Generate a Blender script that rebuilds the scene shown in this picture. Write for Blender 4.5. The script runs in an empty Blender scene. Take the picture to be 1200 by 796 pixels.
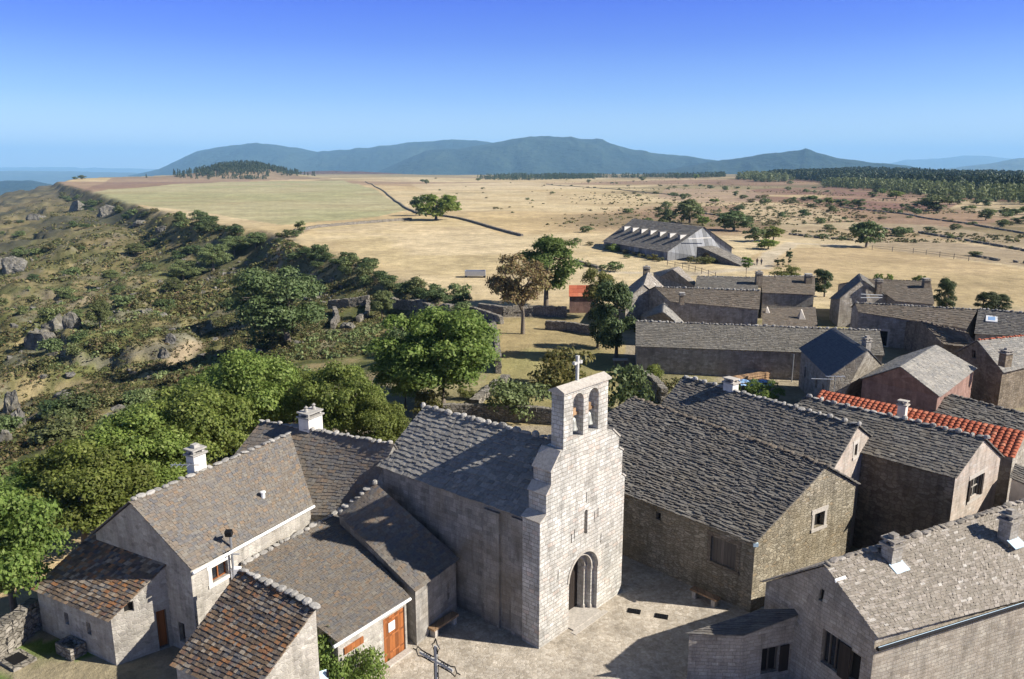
import bpy, bmesh, math, random
import numpy as np
from mathutils import Vector, Matrix

SC = bpy.context.scene
COL = SC.collection
rnd = random.Random(7)
V = Vector

# ------------------------------------------------------------------ camera model (survey of the place)
FPX, CXP, CYP, HZ, CH = 900.0, 600.0, 398.0, 197.0, 22.0
PITCH = math.atan((CYP - HZ) / FPX)
FW = V((0, math.cos(PITCH), -math.sin(PITCH)))
UP = V((0, math.sin(PITCH), math.cos(PITCH)))
CAM = V((0, 0, CH))


def ray(px, py):
    return FW + V((1, 0, 0)) * ((px - CXP) / FPX) - UP * ((py - CYP) / FPX)


def at(px, py, z=0.0):
    d = ray(px, py)
    return CAM + d * ((z - CH) / d.z)


def atY(px, py, Y):
    d = ray(px, py)
    return CAM + d * (Y / d.y)


def onwall(px, py, a, b):
    """(u, z) of a sighted point on the vertical wall through a and b"""
    d = ray(px, py)
    t = V((b.x - a.x, b.y - a.y, 0)); L = t.length; t /= L
    n = V((-t.y, t.x, 0))
    k = (a - CAM).dot(n) / d.dot(n)
    q = CAM + d * k
    return (q - a).dot(t), q.z


# ------------------------------------------------------------------ numpy noise
def _h(ix, iy, s):
    n = (ix.astype(np.int64) * 374761393 + iy.astype(np.int64) * 668265263 + s * 1442695041) & 0xffffffff
    n = ((n ^ (n >> 13)) * 1274126177) & 0xffffffff
    n = n ^ (n >> 16)
    return (n & 0xffff) / 65535.0


def vnoise(x, y, s=0):
    x = np.asarray(x, float); y = np.asarray(y, float)
    ix = np.floor(x); iy = np.floor(y)
    fx = x - ix; fy = y - iy
    fx = fx * fx * (3 - 2 * fx); fy = fy * fy * (3 - 2 * fy)
    a = _h(ix, iy, s); b = _h(ix + 1, iy, s); c = _h(ix, iy + 1, s); d = _h(ix + 1, iy + 1, s)
    return (a * (1 - fx) + b * fx) * (1 - fy) + (c * (1 - fx) + d * fx) * fy


def fbm(x, y, s=0, o=4):
    t = 0; a = 0.5; n = 0
    for k in range(o):
        t = t + a * vnoise(x * 2 ** k, y * 2 ** k, s + 17 * k); n += a; a *= 0.5
    return t / n


def sst(a, b, x):
    t = np.clip((np.asarray(x, float) - a) / (b - a), 0, 1)
    return t * t * (3 - 2 * t)


# ------------------------------------------------------------------ terrain height
RIM = np.array([(-44, -60), (-36, 8), (-31, 30), (-27, 44), (-21, 56), (-15, 72), (-11, 90), (-8, 108), (-9, 122), (-16, 142),
                (-34, 174), (-74, 250), (-138, 335), (-372, 700), (-715, 1240), (-930, 1700), (-1000, 2300), (-650, 3000), (300, 3900), (1500, 6500), (3000, 30000)], float)


def rimdist(x, y):
    x = np.asarray(x, float); y = np.asarray(y, float)
    best = np.full(x.shape, 1e18); sg = np.ones(x.shape)
    for i in range(len(RIM) - 1):
        a = RIM[i]; b = RIM[i + 1]; e = b - a
        t = np.clip(((x - a[0]) * e[0] + (y - a[1]) * e[1]) / (e @ e), 0, 1)
        dx = x - a[0] - t * e[0]; dy = y - a[1] - t * e[1]
        d2 = dx * dx + dy * dy
        cr = e[0] * (y - a[1]) - e[1] * (x - a[0])
        m = d2 < best
        best = np.where(m, d2, best); sg = np.where(m, np.where(cr > 0, 1., -1.), sg)
    return np.sqrt(best) * sg


def tz(x, y):
    x = np.asarray(x, float); y = np.asarray(y, float)
    d = rimdist(x, y)
    r = np.hypot(x, y)
    d = d + (fbm(x / 22, y / 22, 5) - .5) * 16 * sst(60, 140, r) * sst(-20, 5, d)
    dp = np.maximum(d, 0)
    z = -2.6 * sst(0, 9, d) * sst(60, 110, r) - 0.15 * dp - 0.42 * np.maximum(dp - 75, 0)
    z = z - 5.5 * sst(2, 18, d) * sst(140, 230, r)
    z = np.where(z < -40, -40 - (1 - np.exp((z + 40) / 260)) * 260, z)
    am = sst(4, 45, d)
    z = z + am * ((fbm(x / 60, y / 60, 1) - .5) * 17 + (np.abs(fbm(x / 24, y / 24, 2) - .5) * -10 + 1.3) + (fbm(x / 7, y / 7, 3, 3) - .5) * 2.6 + (fbm(x / 2.2, y / 2.2, 13, 2) - .5) * 1.1 * (1 - sst(150, 400, r)))
    # outcrop ledges
    l = fbm(x / 35 + 9, y / 35, 11, 3)
    z = z + am * 2.4 * sst(.56, .585, l)
    pl = sst(150, 320, r) * (1 - am)
    z = z + pl * ((fbm(x / 120, y / 120, 4) - .5) * 3.2)
    z = z + sst(500, 1500, r) * (1 - am) * (fbm(x / 500, y / 500, 6) - .5) * 12
    # pine knoll
    z = z + 26 * np.exp(-(((x + 640) / 95) ** 2 + ((y - 1880) / 170) ** 2))
    # wooded rise at the right
    z = z + 14 * np.exp(-(((x - 1150) / 420) ** 2 + ((y - 1900) / 420) ** 2))
    z = z - 120 * sst(2700, 5200, r)
    # the little yard by the shed lies half a metre higher
    z = z + .5 * (1 - sst(4.5, 8, np.hypot((x + 20.5) * .8, (y - 30) * 1.0)))
    return z


def tz1(x, y):
    return float(tz(np.array([x]), np.array([y]))[0])


def ground_at(px, py):
    d = ray(px, py); d = d / math.hypot(d.x, d.y)
    rs = np.exp(np.linspace(math.log(12), math.log(6000), 1500))
    zz = tz(d.x * rs, d.y * rs); rz = CH + d.z * rs
    k = np.argmax(rz < zz)
    if k == 0:
        k = len(rs) - 1
    r0, r1 = rs[k - 1], rs[k]
    f0 = (CH + d.z * r0) - zz[k - 1]; f1 = (CH + d.z * r1) - zz[k]
    r = r0 + (r1 - r0) * f0 / max(f0 - f1, 1e-6)
    return V((d.x * r, d.y * r, tz1(d.x * r, d.y * r)))


# ------------------------------------------------------------------ materials
class NT:
    def __init__(s, name):
        s.m = bpy.data.materials.new(name); s.m.use_nodes = True
        s.t = s.m.node_tree; s.t.nodes.clear()
        s.out = s.t.nodes.new('ShaderNodeOutputMaterial')

    def n(s, typ, **k):
        nd = s.t.nodes.new(typ)
        for a, v in k.items():
            if a.startswith('i_'):
                nd.inputs[a[2:].replace('_', ' ')].default_value = v
            else:
                setattr(nd, a, v)
        return nd

    def l(s, a, b):
        s.t.links.new(a, b)

    def math(s, op, a, b=None, clamp=False):
        nd = s.n('ShaderNodeMath', operation=op, use_clamp=clamp)
        for i, v in enumerate((a, b)):
            if v is None: continue
            if isinstance(v, (int, float)): nd.inputs[i].default_value = v
            else: s.l(v, nd.inputs[i])
        return nd.outputs[0]

    def mix(s, f, a, b, blend='MIX'):
        nd = s.n('ShaderNodeMix', data_type='RGBA', blend_type=blend)
        for sock, v in ((nd.inputs[0], f), (nd.inputs[6], a), (nd.inputs[7], b)):
            if isinstance(v, (int, float)): sock.default_value = v
            elif isinstance(v, tuple): sock.default_value = (*v, 1) if len(v) == 3 else v
            else: s.l(v, sock)
        return nd.outputs[2]

    def ramp(s, f, stops, interp='LINEAR'):
        nd = s.n('ShaderNodeValToRGB'); cr = nd.color_ramp; cr.interpolation = interp
        while len(cr.elements) < len(stops): cr.elements.new(0.5)
        for e, (p, c) in zip(cr.elements, stops):
            e.position = p; e.color = (c, c, c, 1) if isinstance(c, (int, float)) else (*c, 1)
        s.l(f, nd.inputs[0])
        return nd.outputs[0]

    def noise(s, vec, scale, detail=4, rough=.55, dist=0):
        nd = s.n('ShaderNodeTexNoise'); nd.inputs['Scale'].default_value = scale
        nd.inputs['Detail'].default_value = detail; nd.inputs['Roughness'].default_value = rough
        nd.inputs['Distortion'].default_value = dist
        if vec is not None: s.l(vec, nd.inputs['Vector'])
        return nd

    def bsdf(s, col, rough=.9, bump=None, bstr=.5, bdist=.03, metal=0, spec=.3):
        b = s.n('ShaderNodeBsdfPrincipled')
        if isinstance(col, tuple): b.inputs['Base Color'].default_value = (*col, 1)
        else: s.l(col, b.inputs['Base Color'])
        if isinstance(rough, (int, float)): b.inputs['Roughness'].default_value = rough
        else: s.l(rough, b.inputs['Roughness'])
        b.inputs['Metallic'].default_value = metal
        b.inputs['Specular IOR Level'].default_value = spec
        if bump is not None:
            bm_ = s.n('ShaderNodeBump'); bm_.inputs['Strength'].default_value = bstr; bm_.inputs['Distance'].default_value = bdist
            s.l(bump, bm_.inputs['Height']); s.l(bm_.outputs[0], b.inputs['Normal'])
        s.l(b.outputs[0], s.out.inputs[0])
        return b

    def coord(s, k='Object'):
        return s.n('ShaderNodeTexCoord').outputs[k]


def world_coord(t):
    return t.n('ShaderNodeNewGeometry').outputs['Position']


def mat_roof(name, stops, lichen=(.3, .29, .25), lamt=.3, vary=(.72, 1.25), patch=2.0):
    t = NT(name)
    isl = t.n('ShaderNodeNewGeometry').outputs['Random Per Island']
    c = t.ramp(isl, stops)
    p = world_coord(t)
    n1 = t.noise(p, 9, 4); n2 = t.noise(p, patch * .35, 3)
    c = t.mix(1.0, c, t.ramp(n1.outputs[0], [(.25, vary[0]), (.75, vary[1])]), 'MULTIPLY')
    f = t.math('MULTIPLY', t.ramp(n2.outputs[0], [(.42, 0.), (.68, 1.)]), lamt)
    c = t.mix(f, c, lichen)
    n3 = t.noise(p, 30, 5, .65)
    t.bsdf(c, .88, n3.outputs[0], .55, .02, spec=.25)
    return t.m


def mat_stone(name, stops, w=.4, h=.2, mortar=(.30, .27, .23), style='ashlar', stain=(.22, .18, .13), samt=.4, msize=.03, bump=.7, sscale=.35):
    t = NT(name)
    uv = t.n('ShaderNodeUVMap').outputs[0]
    p = world_coord(t)
    wob = t.noise(uv, 1.3, 3)
    off = t.n('ShaderNodeVectorMath', operation='MULTIPLY_ADD')
    t.l(wob.outputs['Color'], off.inputs[0]); off.inputs[1].default_value = (.26, .15, 0) if style == 'ashlar' else (.3, .3, 0); t.l(uv, off.inputs[2])
    vec = off.outputs[0]
    if style == 'ashlar':
        br = t.n('ShaderNodeTexBrick'); br.offset = .5; br.squash = 1.35; br.squash_frequency = 3
        t.l(vec, br.inputs['Vector'])
        br.inputs['Color1'].default_value = (0, 0, 0, 1); br.inputs['Color2'].default_value = (1, 1, 1, 1)
        br.inputs['Mortar'].default_value = (.5, .5, .5, 1); br.inputs['Scale'].default_value = 1
        br.inputs['Mortar Size'].default_value = msize * .5; br.inputs['Mortar Smooth'].default_value = .4
        br.inputs['Bias'].default_value = 0; br.inputs['Brick Width'].default_value = w; br.inputs['Row Height'].default_value = h
        rv = br.outputs['Color']; mm = br.outputs['Fac']
    else:
        mp = t.n('ShaderNodeMapping'); mp.inputs['Scale'].default_value = (1 / w, 1 / h, 1); t.l(vec, mp.inputs[0])
        v1 = t.n('ShaderNodeTexVoronoi', voronoi_dimensions='2D'); t.l(mp.outputs[0], v1.inputs['Vector']); v1.inputs['Scale'].default_value = 1; v1.inputs['Randomness'].default_value = .85
        v2 = t.n('ShaderNodeTexVoronoi', voronoi_dimensions='2D', feature='DISTANCE_TO_EDGE'); t.l(mp.outputs[0], v2.inputs['Vector']); v2.inputs['Scale'].default_value = 1; v2.inputs['Randomness'].default_value = .85
        sp = t.n('ShaderNodeSeparateColor'); t.l(v1.outputs['Color'], sp.inputs[0]); rv = sp.outputs[0]
        mm = t.ramp(v2.outputs['Distance'], [(.02, 1.), (.02 + msize * 3, 0.)])
    c = t.ramp(rv, stops)
    n1 = t.noise(p, 14, 5, .65)
    c = t.mix(1.0, c, t.ramp(n1.outputs[0], [(.25, .7), (.75, 1.25)]), 'MULTIPLY')
    c = t.mix(t.math('MULTIPLY', mm, .75), c, mortar)
    n2 = t.noise(p, sscale, 5, .62, .6)
    f = t.math('MULTIPLY', t.ramp(n2.outputs[0], [(.44, 0.), (.66, 1.)]), samt)
    c = t.mix(f, c, stain)
    n3 = t.noise(p, .9, 3)
    c = t.mix(1.0, c, t.ramp(n3.outputs[0], [(.3, .84), (.7, 1.12)]), 'MULTIPLY')
    ms = t.n('ShaderNodeMapping'); ms.inputs['Scale'].default_value = (1.1, .16, 1); t.l(uv, ms.inputs[0])
    n4 = t.noise(ms.outputs[0], 1.6, 6, .7)
    c = t.mix(1.0, c, t.ramp(n4.outputs[0], [(.34, .66), (.52, 1.0), (.75, 1.14)]), 'MULTIPLY')
    hgt = t.math('ADD', t.math('MULTIPLY', t.math('SUBTRACT', 1., mm), .9), t.math('MULTIPLY', n1.outputs[0], .55))
    t.bsdf(c, .92, hgt, bump, .04, spec=.2)
    return t.m


def mat_plain(name, col, rough=.7, var=.25, scale=6, metal=0, bump=.2, spec=.3):
    t = NT(name)
    p = t.coord('Object')
    n = t.noise(p, scale, 5, .6)
    c = t.mix(1.0, col, t.ramp(n.outputs[0], [(.25, 1 - var), (.75, 1 + var)]), 'MULTIPLY')
    t.bsdf(c, rough, n.outputs[0], bump, .01, metal, spec)
    return t.m


def mat_wood(name, col, planks=6.0, var=.35):
    t = NT(name)
    uv = t.n('ShaderNodeUVMap').outputs[0]
    mp = t.n('ShaderNodeMapping'); mp.inputs['Scale'].default_value = (planks, .6, 1); t.l(uv, mp.inputs[0])
    sx = t.n('ShaderNodeSeparateXYZ'); t.l(mp.outputs[0], sx.inputs[0])
    fl = t.math('FLOOR', sx.outputs[0])
    wn = t.n('ShaderNodeTexWhiteNoise', noise_dimensions='1D'); t.l(fl, wn.inputs['W'])
    fr = t.math('FRACT', sx.outputs[0])
    gap = t.ramp(fr, [(.0, .3), (.06, 1.), (.94, 1.), (1., .3)])
    n = t.noise(mp.outputs[0], 3, 5, .65)
    c = t.mix(1.0, col, t.ramp(wn.outputs[0], [(0, 1 - var), (1, 1 + var)]), 'MULTIPLY')
    c = t.mix(1.0, c, t.ramp(n.outputs[0], [(.25, .75), (.75, 1.2)]), 'MULTIPLY')
    c = t.mix(1.0, c, gap, 'MULTIPLY')
    t.bsdf(c, .7, gap, .5, .02)
    return t.m


def mat_leaf(name, cols, trans=.48):
    t = NT(name)
    g = t.n('ShaderNodeNewGeometry')
    oi = t.n('ShaderNodeObjectInfo')
    c = t.ramp(g.outputs['Random Per Island'], cols)
    hs = t.n('ShaderNodeHueSaturation'); t.l(c, hs.inputs['Color'])
    t.l(t.ramp(oi.outputs['Random'], [(0, .475), (1, .52)]), hs.inputs['Hue'])
    t.l(t.ramp(oi.outputs['Random'], [(0, .8), (.5, 1.15), (1, .9)]), hs.inputs['Value'])
    n = t.noise(world_coord(t), .7, 2)
    c = t.mix(1.0, hs.outputs[0], t.ramp(n.outputs[0], [(.3, .7), (.7, 1.25)]), 'MULTIPLY')
    d = t.n('ShaderNodeBsdfPrincipled'); t.l(c, d.inputs['Base Color']); d.inputs['Roughness'].default_value = .6; d.inputs['Specular IOR Level'].default_value = .25
    tr = t.n('ShaderNodeBsdfTranslucent'); t.l(c, tr.inputs[0])
    m = t.n('ShaderNodeMixShader'); m.inputs[0].default_value = trans
    t.l(d.outputs[0], m.inputs[1]); t.l(tr.outputs[0], m.inputs[2]); t.l(m.outputs[0], t.out.inputs[0])
    return t.m


M = {}
# roofs
M['roof_mottled'] = mat_roof('roof_mottled_lauze', [(0, (.14, .12, .10)), (.2, (.185, .15, .115)), (.35, (.135, .13, .13)), (.5, (.175, .155, .13)), (.66, (.215, .155, .105)), (.74, (.115, .115, .12)), (.9, (.205, .185, .155)), (1, (.155, .13, .105))], (.18, .16, .135), .4)
M['roof_orange'] = mat_roof('roof_rust_flecked_lauze', [(0, (.055, .045, .04)), (.2, (.19, .13, .08)), (.36, (.08, .07, .065)), (.52, (.27, .19, .12)), (.64, (.31, .14, .055)), (.76, (.08, .085, .095)), (.9, (.34, .28, .21)), (1, (.10, .08, .065))], (.20, .16, .12), .12)
M['roof_grey'] = mat_roof('roof_grey_lauze', [(0, (.15, .145, .135)), (.3, (.25, .235, .21)), (.6, (.185, .18, .17)), (.85, (.31, .29, .255)), (1, (.21, .19, .165))], (.27, .25, .22), .3)
M['roof_village'] = mat_roof('roof_weathered_lauze', [(0, (.095, .09, .08)), (.3, (.165, .152, .13)), (.6, (.12, .112, .10)), (.85, (.20, .185, .16)), (1, (.135, .12, .10))], (.16, .14, .11), .35)
M['roof_dark'] = mat_roof('roof_dark_lauze', [(0, (.09, .085, .08)), (.35, (.165, .15, .135)), (.6, (.115, .11, .105)), (.85, (.21, .195, .17)), (1, (.13, .115, .10))], (.16, .135, .10), .35)
M['roof_slate'] = mat_roof('roof_blue_slate', [(0, (.095, .10, .112)), (.5, (.13, .135, .145)), (1, (.11, .115, .125))], (.13, .135, .14), .15)
M['roof_pale'] = mat_roof('roof_pale_lauze', [(0, (.21, .185, .155)), (.25, (.27, .235, .195)), (.55, (.22, .195, .16)), (.8, (.32, .285, .245)), (.955, (.34, .30, .26)), (.98, (.42, .39, .35)), (1, (.45, .42, .38))], (.28, .245, .20), .3)
M['roof_brown'] = mat_roof('roof_brown_lauze', [(0, (.10, .08, .062)), (.35, (.16, .13, .10)), (.7, (.125, .108, .088)), (1, (.20, .165, .13))], (.14, .115, .085), .35)
M['roof_red'] = mat_roof('roof_red_tile', [(0, (.30, .075, .04)), (.5, (.44, .13, .068)), (.8, (.37, .095, .05)), (1, (.50, .20, .115))], (.35, .15, .10), .2)
M['ridge'] = mat_roof('ridge_stone', [(0, (.20, .19, .175)), (.5, (.29, .275, .25)), (1, (.38, .36, .33))], (.35, .33, .3), .2)
M['coping'] = mat_roof('coping_stone', [(0, (.34, .31, .27)), (1, (.46, .42, .37))], (.40, .36, .31), .3)
# walls
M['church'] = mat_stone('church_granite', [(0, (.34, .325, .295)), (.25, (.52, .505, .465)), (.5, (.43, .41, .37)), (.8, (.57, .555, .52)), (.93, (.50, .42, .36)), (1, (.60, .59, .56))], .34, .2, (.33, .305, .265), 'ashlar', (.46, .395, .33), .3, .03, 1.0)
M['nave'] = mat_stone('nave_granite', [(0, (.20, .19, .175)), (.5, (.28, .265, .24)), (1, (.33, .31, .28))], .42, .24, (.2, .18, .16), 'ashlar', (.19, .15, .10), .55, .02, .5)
M['barn'] = mat_stone('barn_rubble', [(0, (.19, .165, .12)), (.3, (.33, .29, .215)), (.6, (.26, .225, .165)), (.85, (.41, .365, .28)), (1, (.33, .26, .17))], .30, .14, (.17, .145, .105), 'rubble', (.20, .155, .09), .4, .03, .8)
M['farm'] = mat_stone('farm_rubble', [(0, (.27, .25, .22)), (.35, (.40, .37, .33)), (.7, (.34, .32, .28)), (1, (.48, .45, .40))], .30, .17, (.40, .37, .32), 'rubble', (.34, .30, .24), .35, .03, .4)
M['brickstone'] = mat_stone('coursed_granite', [(0, (.26, .23, .19)), (.35, (.37, .33, .28)), (.65, (.31, .28, .24)), (1, (.43, .39, .33))], .34, .17, (.24, .20, .16), 'ashlar', (.33, .26, .20), .3, .025, .7)
M['pinkish'] = mat_stone('pale_pink_stone', [(0, (.37, .32, .27)), (.4, (.47, .41, .35)), (.7, (.43, .35, .29)), (1, (.50, .45, .40))], .36, .2, (.36, .31, .26), 'ashlar', (.44, .34, .27), .35, .025, .5)
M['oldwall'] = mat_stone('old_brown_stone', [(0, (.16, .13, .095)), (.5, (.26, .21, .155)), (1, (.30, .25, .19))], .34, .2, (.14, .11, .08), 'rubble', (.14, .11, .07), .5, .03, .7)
M['village'] = mat_stone('village_stone', [(0, (.24, .21, .175)), (.5, (.34, .31, .265)), (1, (.40, .37, .32))], .4, .24, (.25, .215, .18), 'rubble', (.25, .21, .16), .4, .03, .7)
M['redwall'] = mat_stone('reddish_render', [(0, (.22, .13, .105)), (.5, (.27, .165, .135)), (1, (.31, .20, .165))], .5, .3, (.25, .16, .13), 'rubble', (.20, .13, .11), .4, .03, .4)
M['drystone'] = mat_stone('dry_stone', [(0, (.16, .145, .12)), (.5, (.26, .235, .20)), (1, (.34, .31, .27))], .4, .2, (.07, .06, .05), 'rubble', (.22, .2, .15), .35, .05, 1.0)
M['render_white'] = mat_plain('whitewashed_render', (.62, .59, .54), .9, .18, 3)
M['chimney_grey'] = mat_stone('chimney_stone', [(0, (.26, .24, .21)), (.5, (.36, .33, .29)), (1, (.42, .39, .35))], .3, .17, (.24, .21, .18), 'ashlar', (.2, .17, .14), .4, .025, .6)
M['wood_door'] = mat_wood('varnished_door_wood', (.25, .085, .024), 5.5)
M['wood_orange'] = mat_wood('orange_wood', (.27, .095, .03), 4)
M['wood_old'] = mat_wood('weathered_wood', (.13, .11, .09), 5)
M['wood_grey'] = mat_wood('silvered_planks', (.19, .195, .205), .8, .4)
M['wood_dark'] = mat_wood('dark_shutter_wood', (.03, .022, .018), 6)
M['wood_bench'] = mat_wood('bench_wood', (.33, .21, .12), 3)
M['glass'] = mat_plain('window_glass', (.02, .022, .026), .12, .2, 3, 0, 0, .6)
M['dark'] = mat_plain('dark_interior', (.012, .011, .010), .9, .2, 4)
M['iron'] = mat_plain('black_iron', (.018, .018, .02), .5, .3, 12, .6)
M['zinc'] = mat_plain('zinc_sheet', (.42, .44, .47), .4, .15, 5, .7)
M['white'] = mat_plain('white_paint', (.75, .75, .74), .5, .08, 6)
M['bluewhite'] = mat_plain('pale_blue_flashing', (.48, .62, .72), .45, .12, 8)
M['bronze'] = mat_plain('verdigris_bronze', (.36, .36, .32), .5, .3, 10, .5)
M['crossstone'] = mat_plain('cross_stone', (.42, .41, .39), .85, .25, 14)
M['boulder'] = mat_stone('grey_rock', [(0, (.10, .095, .085)), (.5, (.165, .155, .14)), (1, (.21, .20, .18))], 1.1, .9, (.07, .065, .055), 'rubble', (.19, .17, .11), .5, .03, 1.0, .8)
M['bark'] = mat_plain('grey_bark', (.15, .125, .10), .95, .4, 9, 0, .8)
G1 = [(0, (.095, .14, .03)), (.35, (.15, .215, .046)), (.7, (.205, .27, .062)), (1, (.27, .325, .10))]
M['leaf_ash'] = mat_leaf('ash_leaf', G1)
M['leaf_oak'] = mat_leaf('oak_leaf', [(0, (.085, .115, .04)), (.5, (.145, .185, .068)), (1, (.205, .24, .105))], .3)
M['leaf_poplar'] = mat_leaf('poplar_leaf', [(0, (.10, .14, .032)), (.5, (.165, .21, .052)), (1, (.23, .26, .085))])
M['leaf_brown'] = mat_leaf('turning_leaf', [(0, (.14, .09, .045)), (.5, (.21, .15, .07)), (1, (.20, .19, .075))], .3)
M['leaf_dark'] = mat_leaf('dark_leaf', [(0, (.045, .068, .026)), (.5, (.08, .115, .042)), (1, (.12, .155, .06))], .3)
M['leaf_yellow'] = mat_leaf('yellowing_leaf', [(0, (.12, .14, .04)), (.5, (.20, .20, .06)), (1, (.26, .24, .085))])
M['leaf_heath'] = mat_leaf('heath_leaf', [(0, (.05, .06, .022)), (.35, (.09, .10, .034)), (.7, (.14, .135, .05)), (.9, (.19, .15, .07)), (1, (.12, .075, .045))], .2)
M['leaf_pine'] = mat_leaf('pine_needle', [(0, (.028, .045, .022)), (.6, (.045, .068, .03)), (1, (.07, .092, .04))], .15)
M['skin'] = mat_plain('skin', (.45, .27, .2), .6, .1, 8)
M['cloth_dark'] = mat_plain('dark_cloth', (.02, .02, .025), .9, .2, 8)
M['cloth_jean'] = mat_plain('grey_cloth', (.07, .07, .09), .9, .2, 8)
M['bluetarp'] = mat_plain('blue_plastic', (.25, .40, .62), .4, .12, 4)


# ------------------------------------------------------------------ mesh builder
class MB:
    def __init__(s):
        s.v = []; s.f = []

    def add(s, vs, fs):
        o = len(s.v); s.v += [tuple(v) for v in vs]; s.f += [tuple(i + o for i in f) for f in fs]
        return s

    def box(s, c, ax, ay, az, hx, hy, hz):
        c = V(c); P = []
        for k in (-1, 1):
            for j in (-1, 1):
                for i in (-1, 1):
                    P.append(c + ax * (i * hx) + ay * (j * hy) + az * (k * hz))
        return s.add(P, [(0, 2, 3, 1), (4, 5, 7, 6), (0, 1, 5, 4), (2, 6, 7, 3), (0, 4, 6, 2), (1, 3, 7, 5)])

    def abox(s, lo, hi):
        lo = V(lo); hi = V(hi); c = (lo + hi) / 2; h = (hi - lo) / 2
        return s.box(c, V((1, 0, 0)), V((0, 1, 0)), V((0, 0, 1)), h.x, h.y, h.z)

    def tube(s, pts, rad, seg=8):
        pts = [V(p) for p in pts]; R = rad if isinstance(rad, (list, tuple)) else [rad] * len(pts)
        rings = []
        for i, p in enumerate(pts):
            d = (pts[min(i + 1, len(pts) - 1)] - pts[max(i - 1, 0)]).normalized()
            a = d.cross(V((0, 0, 1)));
            if a.length < .05: a = d.cross(V((1, 0, 0)))
            a.normalize(); b = d.cross(a)
            rings.append([p + (a * math.cos(2 * math.pi * k / seg) + b * math.sin(2 * math.pi * k / seg)) * R[i] for k in range(seg)])
        vs = [q for r in rings for q in r]; fs = []
        for i in range(len(pts) - 1):
            for k in range(seg):
                k2 = (k + 1) % seg
                fs.append((i * seg + k, i * seg + k2, (i + 1) * seg + k2, (i + 1) * seg + k))
        fs.append(tuple(range(seg))[::-1]); fs.append(tuple((len(pts) - 1) * seg + k for k in range(seg)))
        return s.add(vs, fs)

    def lathe(s, c, prof, seg=14):
        c = V(c); vs = []; fs = []
        for r, z in prof:
            for k in range(seg):
                a = 2 * math.pi * k / seg; vs.append(c + V((r * math.cos(a), r * math.sin(a), z)))
        for i in range(len(prof) - 1):
            for k in range(seg):
                k2 = (k + 1) % seg; fs.append((i * seg + k, i * seg + k2, (i + 1) * seg + k2, (i + 1) * seg + k))
        fs.append(tuple(range(seg))[::-1]); fs.append(tuple((len(prof) - 1) * seg + k for k in range(seg)))
        return s.add(vs, fs)

    def prism(s, poly, d):
        """closed polygon of points extruded along d"""
        n = len(poly); P = [V(p) for p in poly]; Q = [p + V(d) for p in P]
        return s.add(P + Q, [tuple(range(n))[::-1], tuple(range(n, 2 * n))] + [(i, (i + 1) % n, n + (i + 1) % n, n + i) for i in range(n)])

    def mesh(s, name, mat, org=V((0, 0, 0)), smooth=False, fix=True):
        me = bpy.data.meshes.new(name)
        org = V(org)
        me.from_pydata([(v[0] - org.x, v[1] - org.y, v[2] - org.z) for v in s.v], [], s.f)
        if fix:
            bm = bmesh.new(); bm.from_mesh(me); bmesh.ops.recalc_face_normals(bm, faces=bm.faces); bm.to_mesh(me); bm.free()
        me.update()
        auto_uv(me)
        if mat is not None: me.materials.append(mat)
        if smooth:
            me.shade_smooth()
        return me

    def build(s, name, mat, parent=None, org=None, smooth=False, fix=True):
        if org is None:
            org = parent.get('_o', (0, 0, 0)) if parent is not None else (0, 0, 0)
        me = s.mesh(name, mat, V(org), smooth, fix)
        o = bpy.data.objects.new(name, me); COL.objects.link(o)
        if parent is not None:
            o.parent = parent; o['_o'] = tuple(org)
        else:
            o.location = org; o['_o'] = tuple(org)
        return o


def auto_uv(me):
    n = len(me.loops)
    if n == 0: return
    uv = me.uv_layers.new(name='UVMap')
    co = np.empty(len(me.vertices) * 3); me.vertices.foreach_get('co', co); co = co.reshape(-1, 3)
    li = np.empty(n, int); me.loops.foreach_get('vertex_index', li)
    lt = np.empty(len(me.polygons), int); me.polygons.foreach_get('loop_total', lt)
    nr = np.empty(len(me.polygons) * 3); me.polygons.foreach_get('normal', nr); nr = nr.reshape(-1, 3)
    nl = np.repeat(nr, lt, axis=0); p = co[li]
    tl = np.hypot(nl[:, 0], nl[:, 1]) + 1e-9
    u = (-nl[:, 1] * p[:, 0] + nl[:, 0] * p[:, 1]) / tl
    vert = np.abs(nl[:, 2]) < .7
    U = np.where(vert, u, p[:, 0]); W = np.where(vert, p[:, 2], p[:, 1])
    a = np.empty((n, 2)); a[:, 0] = U; a[:, 1] = W
    uv.data.foreach_set('uv', a.ravel())


def thing(name, label, cat, loc=(0, 0, 0), group=None):
    o = bpy.data.objects.new(name, None); COL.objects.link(o)
    o.location = loc; o.empty_display_size = .3
    o['label'] = label; o['category'] = cat; o['_o'] = tuple(loc)
    if group: o['group'] = group
    return o


def tag(o, label=None, cat=None, group=None, kind=None):
    if label: o['label'] = label
    if cat: o['category'] = cat
    if group: o['group'] = group
    if kind: o['kind'] = kind
    return o


def boolean(o, cut):
    """carve the cutter mesh out of object o"""
    if not cut.v: return
    c = bpy.data.objects.new('cutter', cut.mesh('cutter', None)); COL.objects.link(c)
    md = o.modifiers.new('b', 'BOOLEAN'); md.operation = 'DIFFERENCE'; md.solver = 'EXACT'; md.object = c; md.use_self = True
    bpy.context.view_layer.update()
    dg = bpy.context.evaluated_depsgraph_get()
    me = bpy.data.meshes.new_from_object(o.evaluated_get(dg))
    o.modifiers.clear(); old = o.data; o.data = me; me.name = old.name
    bpy.data.meshes.remove(old)
    cm = c.data; bpy.data.objects.remove(c); bpy.data.meshes.remove(cm)


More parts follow.
